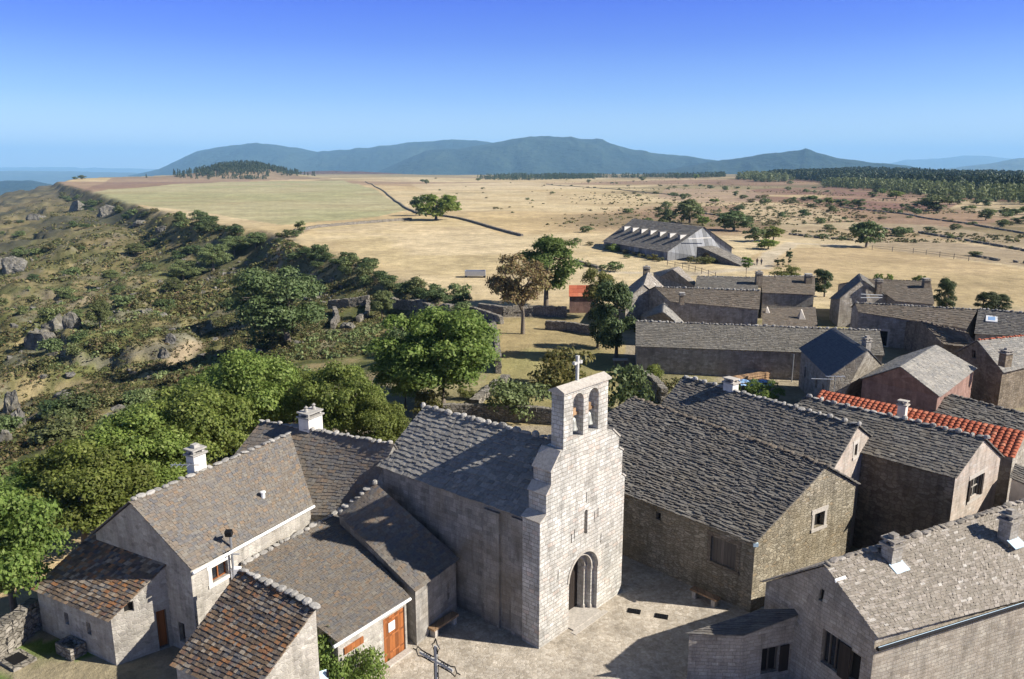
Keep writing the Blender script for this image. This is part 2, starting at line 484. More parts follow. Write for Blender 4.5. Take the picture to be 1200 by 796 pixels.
# ------------------------------------------------------------------ roofs of separate stone slabs
def slabs(mb, A0, A1, R1, R0, w=.32, ex=.22, th=.035, seed=1, rough=1.0, lift=.02):
    """A0-A1 eave, R0-R1 ridge; rows of overlapping slabs"""
    r = random.Random(seed)
    A0, A1, R0, R1 = V(A0), V(A1), V(R0), V(R1)
    nrm = (A1 - A0).cross(R0 - A0)
    if nrm.length < 1e-6: nrm = (A1 - A0).cross(R1 - A0)
    nrm.normalize()
    if nrm.z < 0: nrm = -nrm
    Ls = ((R0 - A0).length + (R1 - A1).length) / 2
    n = max(2, int(Ls / ex))

    def P(s, t):
        return (A0.lerp(A1, s)).lerp(R0.lerp(R1, s), t)
    for j in range(n):
        t0 = j / n; t1 = min(1.0, (j + 1.45) / n)
        Lw = (P(1, t0) - P(0, t0)).length
        if Lw < .1: continue
        s = -r.random() * .4 * w / Lw * 0 - (w * .5 / Lw if j % 2 else 0)
        s = max(s, -0.001)
        first = True
        while s < 1 - 1e-4:
            ww = w * r.uniform(.6, 1.45) / Lw
            if first and j % 2: ww *= .55
            first = False
            s1 = min(1.0, s + ww)
            if 1 - s1 < .25 * w / Lw: s1 = 1.0
            g = .006 / Lw
            jt = r.uniform(-.22, .22) * rough / n
            lo = lift + th + r.uniform(0, .022) * rough
            dl = r.uniform(-.012, .012) * rough
            hi = .012
            tt = max(-.3 / n, t0 + jt) if j else t0 - abs(jt) * .6
            b0 = P(s + g, tt + r.uniform(-.05, .05) * rough / n); b1 = P(s1 - g, tt + r.uniform(-.05, .05) * rough / n)
            u0 = P(s + g, t1); u1 = P(s1 - g, t1)
            vs = [b0 + nrm * (lo + dl), b1 + nrm * (lo - dl), u1 + nrm * (hi + th * .3), u0 + nrm * (hi + th * .3),
                  b0 + nrm * (lo + dl - th), b1 + nrm * (lo - dl - th), u1 + nrm * (hi - .03), u0 + nrm * (hi - .03)]
            mb.add(vs, [(0, 1, 2, 3), (4, 5, 1, 0), (5, 6, 2, 1), (7, 4, 0, 3), (6, 7, 3, 2), (7, 6, 5, 4)])
            s = s1
    return mb


def tiles(mb, A0, A1, R1, R0, w=.24, ex=.36, seed=1):
    """rows of rounded clay tiles running down the slope"""
    r = random.Random(seed)
    A0, A1, R0, R1 = V(A0), V(A1), V(R0), V(R1)
    nrm = (A1 - A0).cross(R0 - A0).normalized()
    if nrm.z < 0: nrm = -nrm
    n = max(2, int((R0 - A0).length / ex)); m = max(2, int((A1 - A0).length / w))

    def P(s, t): return (A0.lerp(A1, s)).lerp(R0.lerp(R1, s), t)
    for j in range(n):
        for i in range(m):
            t0 = j / n; t1 = min(1, (j + 1.1) / n); vs = []
            for q in range(6):
                s = (i + q / 5) / m; h = .075 * math.sin(math.pi * q / 5) + .01
                vs.append(P(s, t0) + nrm * (h + .05)); vs.append(P(s, t1) + nrm * (h + .01))
            fs = [(2 * q, 2 * q + 2, 2 * q + 3, 2 * q + 1) for q in range(5)]
            fs.append((0, 2, 4, 6, 8, 10)[::-1])
            mb.add(vs, fs)
    return mb


def ridge_stones(mb, R0, R1, side, seed=1, w=.42, h=.07, gap=.12, tall=.12):
    tall = tall * .6
    r = random.Random(seed)
    R0, R1 = V(R0), V(R1); L = (R1 - R0).length; ax = (R1 - R0).normalized()
    ay = V((-ax.y, ax.x, 0)).normalized()
    s = .05; k = 0
    while s < L - .1:
        l = w * r.uniform(.7, 1.25)
        k += 1
        up = tall * r.uniform(.3, 1.3) if k % 2 else 0
        c = R0 + ax * (s + l / 2) + V((0, 0, .03 + up * .5 + r.uniform(-.015, .02)))
        az = (V((0, 0, 1)) + ax * r.uniform(-.25, .25) + ay * r.uniform(-.3, .3)).normalized()
        x2 = (ax - az * ax.dot(az)).normalized(); y2 = az.cross(x2)
        c = c + ay * r.uniform(-.05, .05)
        hx, hy, hz_ = l * .5 * (r.uniform(.5, .95) if k % 2 else 1.), .15 * r.uniform(.8, 1.25), h * .5 + up * .5
        vs = []
        for q, (f_, zz) in enumerate(((1, -hz_), (1.02, hz_ * .2), (.62, hz_))):
            for e_ in range(8):
                a_ = math.pi * (e_ + .5) / 4; m_ = 1.12 * r.uniform(.88, 1.08)
                vs.append(c + x2 * (max(-1, min(1, math.cos(a_) * m_ * 1.1)) * hx * f_) + y2 * (max(-1, min(1, math.sin(a_) * m_ * 1.1)) * hy * f_) + az * zz)
        mb.add(vs, [tuple(range(8))[::-1], tuple(range(16, 24))] + [(q * 8 + e_, q * 8 + (e_ + 1) % 8, q * 8 + 8 + (e_ + 1) % 8, q * 8 + 8 + e_) for q in range(2) for e_ in range(8)])
        s += l * (1.0 if k % 2 else .9) + (gap * r.uniform(0, .5) if k % 3 == 0 else 0)
    return mb


def inset(A0, A1, R1, R0, e=.22, v=.14, dz=.07):
    """wall-top points inside the roof edges"""
    A0, A1, R0, R1 = V(A0), V(A1), V(R0), V(R1)
    la = (A1 - A0).normalized(); lr = (R1 - R0).normalized()
    a0 = A0 + (R0 - A0) * (e / max((R0 - A0).xy.length, .1)) + la * v
    a1 = A1 + (R1 - A1) * (e / max((R1 - A1).xy.length, .1)) - la * v
    r0 = R0 + lr * v; r1 = R1 - lr * v
    d = V((0, 0, dz))
    return a0 - d, a1 - d, r1 - d, r0 - d


def gable_solid(a0, a1, b0, b1, r0, r1, z0):
    mb = MB()
    g = lambda p: V((p.x, p.y, z0))
    N = 6
    vs = [g(a0), g(a1), g(b1), g(b0)] + [a0.lerp(a1, i / N) for i in range(N + 1)] + [r0.lerp(r1, i / N) for i in range(N + 1)] + [b0.lerp(b1, i / N) for i in range(N + 1)]
    A = lambda i: 4 + i
    Rr = lambda i: 5 + N + i
    B = lambda i: 6 + 2 * N + i
    fs = [tuple([0, 1] + [A(i) for i in range(N, -1, -1)]), tuple([2, 3] + [B(i) for i in range(N + 1)]), (0, A(0), Rr(0), B(0), 3), (1, 2, B(N), Rr(N), A(N)), (3, 2, 1, 0)]
    for i in range(N):
        fs += [(A(i), A(i + 1), Rr(i + 1), Rr(i)), (Rr(i), Rr(i + 1), B(i + 1), B(i))]
    mb.add(vs, fs)
    return mb


def mono_solid(a0, a1, r0, r1, z0):
    mb = MB()
    g = lambda p: V((p.x, p.y, z0))
    N = 6
    vs = [g(a0), g(a1), g(r1), g(r0)] + [a0.lerp(a1, i / N) for i in range(N + 1)] + [r0.lerp(r1, i / N) for i in range(N + 1)]
    A = lambda i: 4 + i
    Rr = lambda i: 5 + N + i
    fs = [tuple([0, 1] + [A(i) for i in range(N, -1, -1)]), (1, 2, Rr(N), A(N)), tuple([2, 3] + [Rr(i) for i in range(N + 1)]), (3, 0, A(0), Rr(0)), (3, 2, 1, 0)]
    fs += [(A(i), A(i + 1), Rr(i + 1), Rr(i)) for i in range(N)]
    mb.add(vs, fs)
    return mb


class Wall:
    """a vertical wall seen from outside: u runs from a to b, n points outwards"""
    def __init__(s, a, b, out):
        s.a = V((a.x, a.y, 0)); t = V((b.x - a.x, b.y - a.y, 0)); s.L = t.length; s.t = t.normalized()
        n = V((-s.t.y, s.t.x, 0)); s.n = n if n.dot(V((out[0], out[1], 0))) > 0 else -n
        s.b = V((b.x, b.y, 0))

    def p(s, u, z, d=0):
        return s.a + s.t * u + V((0, 0, z)) + s.n * d

    def px(s, x, y):
        return onwall(x, y, s.a, s.b)

    def box(s, mb, u0, u1, z0, z1, d0, d1):
        mb.box(s.p((u0 + u1) / 2, (z0 + z1) / 2, (d0 + d1) / 2), s.t, s.n, V((0, 0, 1)), (u1 - u0) / 2, (d1 - d0) / 2, (z1 - z0) / 2)
        return mb


def window(parent, w, u0, u1, z0, z1, cut, frame='wood_old', pane='glass', depth=.22, surround=None, mull=(1, 0), sill=False, name='window', shutters=None, hw=.5, smat='wood_dark'):
    w.box(cut, u0, u1, z0, z1, -.34, .3)
    mb = MB(); w.box(mb, u0 + .003, u1 - .003, z0 + .003, z1 - .003, -depth - .04, -depth)
    win = mb.build(name, M[pane], parent)
    if frame:
        fb = MB(); f = .05
        for (x0, x1, y0, y1) in ((u0 + .004, u0 + f, z0 + .004, z1 - .004), (u1 - f, u1 - .004, z0 + .004, z1 - .004), (u0 + f, u1 - f, z0 + .004, z0 + f), (u0 + f, u1 - f, z1 - f, z1 - .004)):
            w.box(fb, x0, x1, y0, y1, -depth + .003, -depth + .06)
        for k in range(mull[0]):
            c = u0 + (u1 - u0) * (k + 1) / (mull[0] + 1); w.box(fb, c - .03, c + .03, z0 + f, z1 - f, -depth + .004, -depth + .055)
        for k in range(mull[1]):
            c = z0 + (z1 - z0) * (k + 1) / (mull[1] + 1); w.box(fb, u0 + f, u1 - f, c - .025, c + .025, -depth + .006, -depth + .05)
        fb.build('frame', M[frame], win)
    if surround:
        sb = MB(); q = .2
        w.box(sb, u0 - q, u0 - .002, z0 - .002, z1 + .002, -.1, .02); w.box(sb, u1 + .002, u1 + q, z0 - .002, z1 + .002, -.1, .02)
        w.box(sb, u0 - q - .06, u1 + q + .06, z1 + .004, z1 + .26, -.1, .024); w.box(sb, u0 - q - .04, u1 + q + .04, z0 - .17, z0 - .004, -.1, .06)
        sb.build('surround', M[surround], win)
    if shutters:
        for sd in shutters:
            s2 = MB()
            if sd == 'L': w.box(s2, u0 - hw - .02, u0 - .02, z0, z1, .03, .075)
            else: w.box(s2, u1 + .02, u1 + hw + .02, z0, z1, .03, .075)
            s2.build('shutter', M[smat], win)
    return win


def chimney(parent, c, zb, zt, sx, sy, yaw, mat='chimney_grey', cap='ridge', pots=0, flash=False):
    ax = V((math.cos(yaw), math.sin(yaw), 0)); ay = V((-ax.y, ax.x, 0)); az = V((0, 0, 1))
    mb = MB(); mb.box((c.x, c.y, (zb + zt) / 2), ax, ay, az, sx / 2, sy / 2, (zt - zb) / 2)
    ch = mb.build('chimney', M[mat], parent)
    cb = MB()
    cb.box((c.x, c.y, zt + .05), ax, ay, az, sx / 2 + .09, sy / 2 + .09, .045)
    for i in (-1, 1):
        for j in (-1, 1):
            cb.box(V((c.x, c.y, zt + .18)) + ax * (i * (sx / 2 - .1)) + ay * (j * (sy / 2 - .1)), ax, ay, az, .07, .07, .085)
    cb.box((c.x, c.y, zt + .30), ax, (ay + az * .05).normalized(), az, sx / 2 + .06, sy / 2 + .06, .035)
    if pots == 1:
        cb.box((c.x, c.y, zt + .43), ax, ay, az, .16, .14, .09)
    cb.build('chimney_cap', M[cap], ch)
    if pots == 2:
        for k in (-1, 1):
            pb = MB(); pb.lathe(V((c.x, c.y, zt + .33)) + ax * (k * sx * .27), [(.13, 0), (.11, .12), (.07, .2), (.12, .27), (.02, .36)], 10)
            pb.build('chimney_pot', M['ridge'], ch)
    if flash:
        fb = MB(); fb.box(V((c.x, c.y, zb + .42)) - ay * (sy / 2 + .16), ax, (ay + az * .55).normalized(), az, sx / 2 + .1, .24, .02)
        fb.build('flashing', M['bluewhite'], ch)
    return ch


def house(name, label, cat, A0, A1, R0, R1, B0=None, B1=None, z0=0., wall='village', roof='roof_grey', w=.34, ex=.25, seed=1, mono=False, ridge=True,
          rough=1.0, group=None, e=.22, v=.14, far=True, tile=False, th=.04, flatten=True, dz=.07, ridge_mat='ridge', tall=.12):
    """gabled (or lean-to) stone house from the corners of its roof; returns (thing, wall object, dict of walls)"""
    A0, A1, R0, R1 = V(A0), V(A1), V(R0), V(R1)
    if not mono:
        if B0 is None: B0 = V((2 * R0.x - A0.x, 2 * R0.y - A0.y, A0.z))
        if B1 is None: B1 = V((2 * R1.x - A1.x, 2 * R1.y - A1.y, A1.z))
    def flat(p, a, b, c):          # keep each slope in one plane
        n = (b - a).cross(c - a)
        return V((p.x, p.y, a.z - (n.x * (p.x - a.x) + n.y * (p.y - a.y)) / n.z)) if abs(n.z) > 1e-4 else p
    q = flat(A0, A1, R1, R0)
    if flatten and abs(q.z - A0.z) < 1.2: A0 = q
    if not mono:
        B0, B1 = V(B0), V(B1); q = flat(B0, B1, R1, R0)
        if abs(q.z - B0.z) < 1.2: B0 = q
    ctr = (A0 + A1 + R0 + R1) / 4
    t = thing(name, label, cat, (ctr.x, ctr.y, z0), group)
    a0, a1, r1, r0 = inset(A0, A1, R1, R0, e, v, dz)
    if mono:
        sol = mono_solid(a0, a1, r0, r1, z0 - 1.2)
        W = {'A': Wall(a0, a1, (a0 - r0)), 'G0': Wall(r0, a0, (a0 - a1)), 'G1': Wall(a1, r1, (a1 - a0)), 'R': Wall(r0, r1, (r0 - a0))}
    else:
        b0, b1, r1b, r0b = inset(B0, B1, R1, R0, e, v)
        sol = gable_solid(a0, a1, b0, b1, r0, r1, z0 - 1.2)
        W = {'A': Wall(a0, a1, (a0 - b0)), 'B': Wall(b0, b1, (b0 - a0)), 'G0': Wall(b0, a0, (a0 - a1)), 'G1': Wall(a1, b1, (a1 - a0))}
    wo = sol.build('wall', M[wall], t)
    mb = MB()
    f = tiles if tile else slabs
    kw = {} if tile else dict(rough=rough, th=th)
    f(mb, A0, A1, R1, R0, w, ex, seed=seed, **kw)
    if not mono and far: f(mb, B0, B1, R1, R0, w, ex, seed=seed + 50, **kw)
    mb.build('roof', M[roof], t, fix=False)
    if ridge:
        rb = MB(); ridge_stones(rb, R0 + V((0, 0, .03)), R1 + V((0, 0, .03)), 1, seed, tall=tall)
        rb.build('ridge_stones', M[ridge_mat], t)
    return t, wo, W


def darken_shaded_side(wo, w, mat):
    """darker brown stone on the long shaded side wall, deepening its shade by colour"""
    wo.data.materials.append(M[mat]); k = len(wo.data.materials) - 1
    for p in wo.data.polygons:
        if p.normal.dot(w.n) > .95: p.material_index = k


X, Y, Z = V((1, 0, 0)), V((0, 1, 0)), V((0, 0, 1))
# ================================================================== CHURCH
M['wood_pale'] = mat_plain('pale_boards', (.52, .50, .47), .7, .2, 4)
F0 = at(631.6, 761, 0); fa = math.radians(47.7)
DU = V((math.cos(fa), math.sin(fa), 0)); DN = V((-DU.y, DU.x, 0))     # along the front, into the building


def fc(u, z, d=0.0):
    return F0 + DU * u + DN * d + V((0, 0, z))


church = thing('church', 'granite church with pale stepped gable front and open bell arcade beside the paved square', 'church', F0)
prof = [(0, -1), (6.72, -1), (6.72, 6.55), (6.44, 6.8), (6.44, 8.05), (6.1, 8.3), (6.1, 8.86), (5.5, 9.40), (1.4, 9.40), (.75, 8.6), (.75, 7.95), (.42, 7.55), (.42, 6.62), (0, 6.36)]
fm = MB(); fm.prism([fc(u, z) for u, z in prof], DN * 1.05)
facade = fm.build('facade', M['church'], church)
cut = MB()


def arch(uc, hw, zs, zb, d0, d1, seg=14):
    pts = [fc(uc - hw, zb, d0), fc(uc + hw, zb, d0)]
    for k in range(seg + 1):
        a = math.pi * k / seg; pts.append(fc(uc + hw * math.cos(a), zs + hw * math.sin(a), d0))
    return MB().prism(pts, DN * (d1 - d0))


for o in [(3.37, 1.16, 2.45, -.0, -.3, .24), (3.37, .93, 2.43, .02, .2, .50), (3.37, .70, 2.41, .04, .45, .95)]:
    boolean(facade, arch(*o))
boolean(facade, arch(3.46, .13, 5.72, 4.55, -.2, .8))
for uu, z0_, z1_ in ((2.35, 4.5, 5.0), (2.55, 4.65, 5.15), (4.15, 4.95, 5.5), (4.45, 5.1, 5.6), (4.75, 3.6, 4.1), (1.35, 3.0, 3.5), (3.45, 6.2, 6.75)):
    c_ = MB(); c_.box(fc(uu, (z0_ + z1_) / 2, 0), DU, DN, Z, .035, .15, (z1_ - z0_) / 2); boolean(facade, c_)
# belfry
bt = [(1.68, 9.402), (5.12, 9.402), (5.10, 12.06), (1.68, 12.06)]
bm_ = MB(); bm_.prism([fc(u, z, .06) for u, z in bt], DN * .72)
belfry = bm_.build('bell_gable', M['church'], church)
for uc in (2.76, 3.95):
    boolean(belfry, arch(uc, .40, 11.47, 9.72, -.4, 1.4))
cp = MB()
cp.prism([fc(1.55, 12.064, -.04), fc(5.24, 12.064, -.04), fc(5.24, 12.14, -.04), fc(1.55, 12.14, -.04)], DN * .92)
cp.add([fc(1.55, 12.143, -.04), fc(5.24, 12.143, -.04), fc(5.24, 12.143, .88), fc(1.55, 12.143, .88), fc(1.55, 12.36, .42), fc(5.24, 12.36, .42)],
       [(0, 1, 5, 4), (2, 3, 4, 5), (0, 4, 3), (1, 2, 5), (0, 3, 2, 1)])
cp.build('coping', M['coping'], belfry)
for i, uc in enumerate((2.76, 3.95)):
    b = MB(); c = fc(uc, 0, .40)
    b.lathe(c, [(.27, 10.02), (.26, 10.06), (.21, 10.18), (.175, 10.4), (.15, 10.56), (.07, 10.64)], 16)
    bell = b.build('bell', M['bronze'], belfry, smooth=True)
    y = MB(); y.box(fc(uc, 10.78, .40), DU, DN, Z, .38, .06, .07); y.box(fc(uc, 10.95, .40), DU, DN, Z, .16, .07, .12); y.box(fc(uc, 10.68, .40), DU, DN, Z, .04, .03, .06)
    y.build('bell_yoke', M['wood_bench'], bell)
cr = MB()
cr.box(fc(3.1, 12.9, .42), DU, DN, Z, .06, .06, .58)
cr.box(fc(3.1, 13.2, .42), DU, DN, Z, .23, .055, .055)
for (du_, z_) in ((.23, 13.2), (-.23, 13.2), (0, 13.46)):
    cr.box(fc(3.1 + du_, z_, .42), DU, DN, Z, .07, .07, .07)
cr.build('gable_cross', M['crossstone'], belfry)
# copings on the stepped shoulders
for (u0, z0_, u1, z1_) in ((-.04, 6.36, .44, 6.62), (.40, 7.55, .77, 7.95), (.72, 8.6, 1.42, 9.42), (6.76, 6.55, 6.42, 6.8), (6.48, 8.05, 6.08, 8.3), (6.14, 8.86, 5.48, 9.42)):
    n2 = V((-(z1_ - z0_), 0, (u1 - u0))); n2 = n2 if n2.z > 0 else -n2; n2.normalize()
    o0 = DU * n2.x * .08 + Z * n2.z * .08
    sh = MB(); sh.prism([fc(u0, z0_ + .003, -.04), fc(u1, z1_ + .003, -.04), fc(u1, z1_, -.04) + o0, fc(u0, z0_, -.04) + o0], DN * 1.14)
    sh.build('shoulder_coping', M['coping'], church)
# archivolts, columns, door
av = MB()
for (r0_, r1_, d0, d1) in ((1.165, 1.30, -.035, .2), (.905, .98, .19, .30), (.675, .75, .44, .53)):
    seg = 18
    for k in range(seg):
        a0_, a1_ = math.pi * k / seg, math.pi * (k + 1) / seg
        q = lambda r, a, d: fc(3.37 + r * math.cos(a), 2.45 + r * math.sin(a), d)
        vs = [q(r, a, d) for d in (d0, d1) for a in (a0_, a1_) for r in (r0_, r1_)]
        av.add(vs, [(0, 1, 3, 2), (4, 6, 7, 5), (0, 2, 6, 4), (1, 5, 7, 3), (0, 4, 5, 1), (2, 3, 7, 6)])
av.build('archivolt', M['coping'], church)
for sg in (-1, 1):
    for (r_, d_) in ((1.05, .36), (.82, .62)):
        c = fc(3.37 + sg * r_, 0, d_ - .02)
        cb = MB(); cb.lathe(c, [(.14, .04), (.14, .22), (.085, .30), (.08, 1.95), (.085, 2.1), (.10, 2.14), (.155, 2.30), (.155, 2.42)], 12)
        cb.build('column', M['coping'], church)
db = MB(); db.box(fc(3.37, 1.55, .93), DU, DN, Z, .69, .03, 1.54)
door = db.build('door', M['wood_dark'], church)
hb = MB(); hb.box(fc(3.05, 1.15, .885), DU, DN, Z, .03, .02, .1); hb.build('handle', M['iron'], door)
sb = MB()
sb.box(fc(3.37, .0, .30), DU, DN, Z, 1.14, .62, .07); sb.box(fc(3.37, -.02, -.46), DU, DN, Z, 1.35, .15, .06)
sb.build('doorstep', M['coping'], church)
# nave
eL0 = fc(0.0, 6.30, 1.06); eL1 = at(442, 546.5, 6.36)
eR0 = fc(6.7, 6.30, 1.06); eR1 = eL1 + DU * 6.4 + DN * .5; eR1.z = 6.36
rF = fc(3.36, 8.95, 1.06); rB = at(497.4, 477, 9.0)
a0, a1, r1, r0 = inset(eL0, eL1, rB, rF, .2, 0.0, .08)
b0, b1, _, _ = inset(eR0, eR1, rB, rF, .2, 0.0, .08)
a1 = a1 - DN * .12; b1 = b1 - DN * .12; r1 = r1 - DN * .12
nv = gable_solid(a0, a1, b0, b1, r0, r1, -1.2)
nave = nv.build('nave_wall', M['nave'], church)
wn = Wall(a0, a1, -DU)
pl = MB()
u0, _z = wn.px(578, 600)
wn.box(pl, u0 - .45, u0 + .5, -1, 6.05, -.1, .14)
wn.box(pl, .02, .75, -1, 6.1, -.1, .12)
pl.build('pilaster', M['nave'], church)
rm = MB()
slabs(rm, eL0, eL1, rB, rF, .30, .25, .06, 3, 1.2)
slabs(rm, eR0, eR1, rB, rF, .34, .3, .045, 4, 1.0)
rm.build('roof', M['roof_grey'], church, fix=False)
rs = MB(); ridge_stones(rs, rF + Z * .04, rB + Z * .04, 1, 5, w=.5, h=.13, gap=.3, tall=.16)
rs.build('ridge_stones', M['ridge'], church)

# ================================================================== FARMHOUSE BY THE CHURCH (long roof)
fr, wo, W = house('farmhouse', 'long stone farmhouse with a sunlit mottled roof and two white chimneys', 'house',
                  at(224.3, 671, 4.8), at(366.8, 592.8, 4.8), at(151.3, 588.6, 7.4), at(340, 508, 7.4) , B0=at(106, 626, 4.9), wall='farm', roof='roof_mottled', w=.22, ex=.155, seed=11, rough=.7, th=.03, tall=.05)
cut = MB()
u0, z1 = W['A'].px(247, 660); u1, _ = W['A'].px(266, 651); _, z0_ = W['A'].px(250, 683)
window(fr, W['A'], u0, u1, max(z0_, 3.0), min(z1 - .1, 4.35), cut, 'wood_orange', mull=(1, 0), surround='render_white')
u0, z1 = W['G0'].px(207, 712); u1, z0_ = W['G0'].px(216, 733)
window(fr, W['G0'], min(u0, u1), max(u0, u1), .9, 1.9, cut, 'wood_old', mull=(0, 0))
boolean(wo, cut)
gu = MB(); gA, gB = at(224.3, 671, 4.74), at(366.8, 592.8, 4.74); gu.tube([gA + V((.08, -.06, 0)), gB + V((.08, -.06, 0))], .075, 8); gu.build('gutter', M['white'], fr)
chimney(fr, at(365, 510, 7.0), 5.5, 8.15, 1.15, .75, math.radians(62), 'render_white', 'ridge', 2)
chimney(fr, at(231, 551, 7.4), 6.4, 8.25, .72, .55, math.radians(62), 'render_white', 'ridge', 1)
vb = MB(); vc = at(308, 577, 6.1); vb.lathe(vc - Z * .3, [(.10, 0), (.10, .26), (.14, .28), (.14, .34), (.02, .37)], 10); vb.build('roof_vent', M['white'], fr)
yb = MB(); yc = at(226, 545, 7.9)
yb.tube([yc + X * .3, yc - X * 1.1], .025, 6)
for k in range(4): yb.tube([yc - X * (.2 + .25 * k) + Y * .3, yc - X * (.2 + .25 * k) - Y * .3], .015, 5)
yb.build('television_aerial', M['zinc'], fr)
# cross wing
xw, wo, W = house('cross_wing', 'darker roofed cross wing with a row of white ridge stones behind the long farmhouse', 'house',
                  at(422, 603, 3.75), at(306, 493.5, 7.5) + V((-2.95, -4.5, -3.85)), at(462, 521, 7.5), at(306, 493.5, 7.5), flatten=False, e=.1, v=.05, wall='farm', roof='roof_mottled', w=.3, ex=.22, seed=12, th=.03, tall=.14)

# ================================================================== STORE WITH WOODEN DOOR (D) and CHAPEL AISLE (E)
st, wo, W = house('store_house', 'low building with a sunlit sloping roof and varnished double door on the square', 'store', at(395.6, 754, 2.7), at(480.4, 700, 2.7), at(281, 664, 3.78), at(393.5, 602, 3.85), mono=True,
                  wall='farm', roof='roof_mottled', w=.22, ex=.155, seed=13, rough=.7, th=.03, ridge=True, tall=.1, e=.18)
cut = MB()
wa = W['A']
u0, _ = wa.px(449.5, 745); u1, _ = wa.px(477, 735)
u1 = min(u1, wa.L - .12)
wa.box(cut, u0, u1, -.0, 2.28, -.2, .3)
db = MB(); wa.box(db, u0 + .004, u1 - .004, .02, 2.275, -.16, -.06)
door = db.build('double_door', M['wood_door'], st)
for zz in (.35, 1.2, 2.0):
    lb = MB(); wa.box(lb, u0 + .05, u1 - .05, zz, zz + .09, -.06, -.035); lb.build('ledge', M['wood_orange'], door)
nb = MB(); wa.box(nb, u0 + .35, u0 + .75, 1.45, 1.9, -.034, -.02); nb.build('notice', M['white'], door)
bb = MB(); wa.box(bb, u0 - .02, u1 + .1, -.05, .1, .02, .35); bb.build('threshold', M['coping'], st)
u2, z2 = wa.px(403, 768); u3, z3 = wa.px(425, 750)
pb = MB(); wa.box(pb, u2, u3, 1.85, 2.15, .003, .07); pb.build('wooden_lintel', M['wood_orange'], st)
boolean(wo, cut)
gu = MB(); gA, gB = at(390, 757.5, 2.66), at(480, 701, 2.66); gu.tube([gA + V((.05, -.06, 0)), gB + V((.05, -.06, 0))], .07, 8); gu.build('gutter', M['white'], st)
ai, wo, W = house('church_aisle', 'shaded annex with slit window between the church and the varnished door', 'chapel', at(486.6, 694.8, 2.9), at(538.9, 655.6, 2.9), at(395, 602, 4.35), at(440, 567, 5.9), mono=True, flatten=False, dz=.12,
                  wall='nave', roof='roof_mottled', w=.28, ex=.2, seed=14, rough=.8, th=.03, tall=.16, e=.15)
cut = MB(); wa = W['A']; u0, z0_ = wa.px(526, 712); window(ai, wa, u0 - .09, u0 + .09, 1.1, 2.0, cut, None, 'dark', mull=(0, 0))
boolean(wo, cut)

# ================================================================== FRONT LEAN-TO (C) and SHED (B)
le, wo, W = house('outbuilding', 'low outbuilding with rows of rust-flecked stone tiles in front of the farmhouse window', 'outbuilding', at(199, 773, 2.6), at(292, 822, 2.6), at(282, 667, 5.0), at(372, 712, 5.0), mono=True,
                  wall='farm', roof='roof_orange', w=.2, ex=.17, seed=15, rough=.6, th=.045, tall=.12, e=.16, v=.12)
sd, wo, W = house('stone_shed', 'small stone shed with a rust-flecked lean-to roof against the dark farmhouse gable', 'shed', at(36.5, 689.7, 2.75), at(127.2, 729.5, 2.75), at(110.6, 623.3, 4.75), at(201, 657, 4.75), z0=.5, mono=True,
                  wall='farm', roof='roof_orange', w=.2, ex=.18, seed=16, rough=.6, th=.04, ridge=False, e=.16, v=.12)
cut = MB(); wa = W['A']
for (px_, py_) in ((77, 718), (103, 730)):
    u0, z0_ = wa.px(px_, py_); window(sd, wa, u0 - .16, u0 + .16, 1.5, 2.1, cut, None, 'dark', mull=(0, 0))
gq = W['G1']; u0, _ = gq.px(182, 715); u1, _ = gq.px(195, 715); u1 = min(u1, gq.L - .3)
window(sd, gq, u0, u1, .52, 2.45, cut, 'wood_old', pane='wood_orange', mull=(0, 0), name='door')
u0, z0_ = W['G1'].px(151, 712); window(sd, W['G1'], u0 - .2, u0 + .2, z0_ - .25, z0_ + .25, cut, None, 'dark', mull=(0, 0))
boolean(wo, cut)

# ================================================================== BARN (F)
bA0 = at(731, 579, 3.9); bA1 = at(885, 638, 3.9); bdir = (bA1 - bA0).normalized(); bA0 = bA1 - bdir * 15.2
bR1 = at(970.6, 546.8, 6.75); bR0 = at(741, 466, 6.75); bB1 = at(1008, 568.5, 5.0)
bn, wo, W = house('barn', 'large barn with a rough dark slab roof and brown rubble walls, right of the church', 'barn', bA0, bA1, bR0, bR1, B0=bR0 + (bB1 - bR1), B1=bB1,
                  wall='barn', roof='roof_dark', w=.36, ex=.17, seed=21, rough=2.0, th=.05, tall=.06, ridge_mat='roof_brown', e=.2)
cut = MB(); wa = W['A']
us = [wa.px(833, 640)[0], wa.px(863, 650)[0]]
window(bn, wa, us[0], us[1], 1.95, 3.35, cut, None, 'wood_old', .1, 'oldwall', mull=(0, 0), name='hay_shutter')
u0, z0_ = wa.px(771.6, 605); window(bn, wa, u0 - .16, u0 + .16, z0_ - .22, z0_ + .22, cut, None, 'dark', mull=(0, 0))
g = W['G1']; u0, z1 = g.px(954.5, 607); u1, z0_ = g.px(965.5, 611); zc = (z1 + z0_) / 2
window(bn, g, min(u0, u1), max(u0, u1), zc - .42, zc + .42, cut, None, 'dark', .25, 'coping', mull=(0, 0))
boolean(wo, cut)
lp = MB(); c = at(884, 636, 3.75); lp.box(c + V((.0, -.12, 0)), X, Y, Z, .12, .16, .10); lp.tube([c, c + V((.1, .3, .05))], .03, 6); lp.build('floodlight', M['bluewhite'], bn)

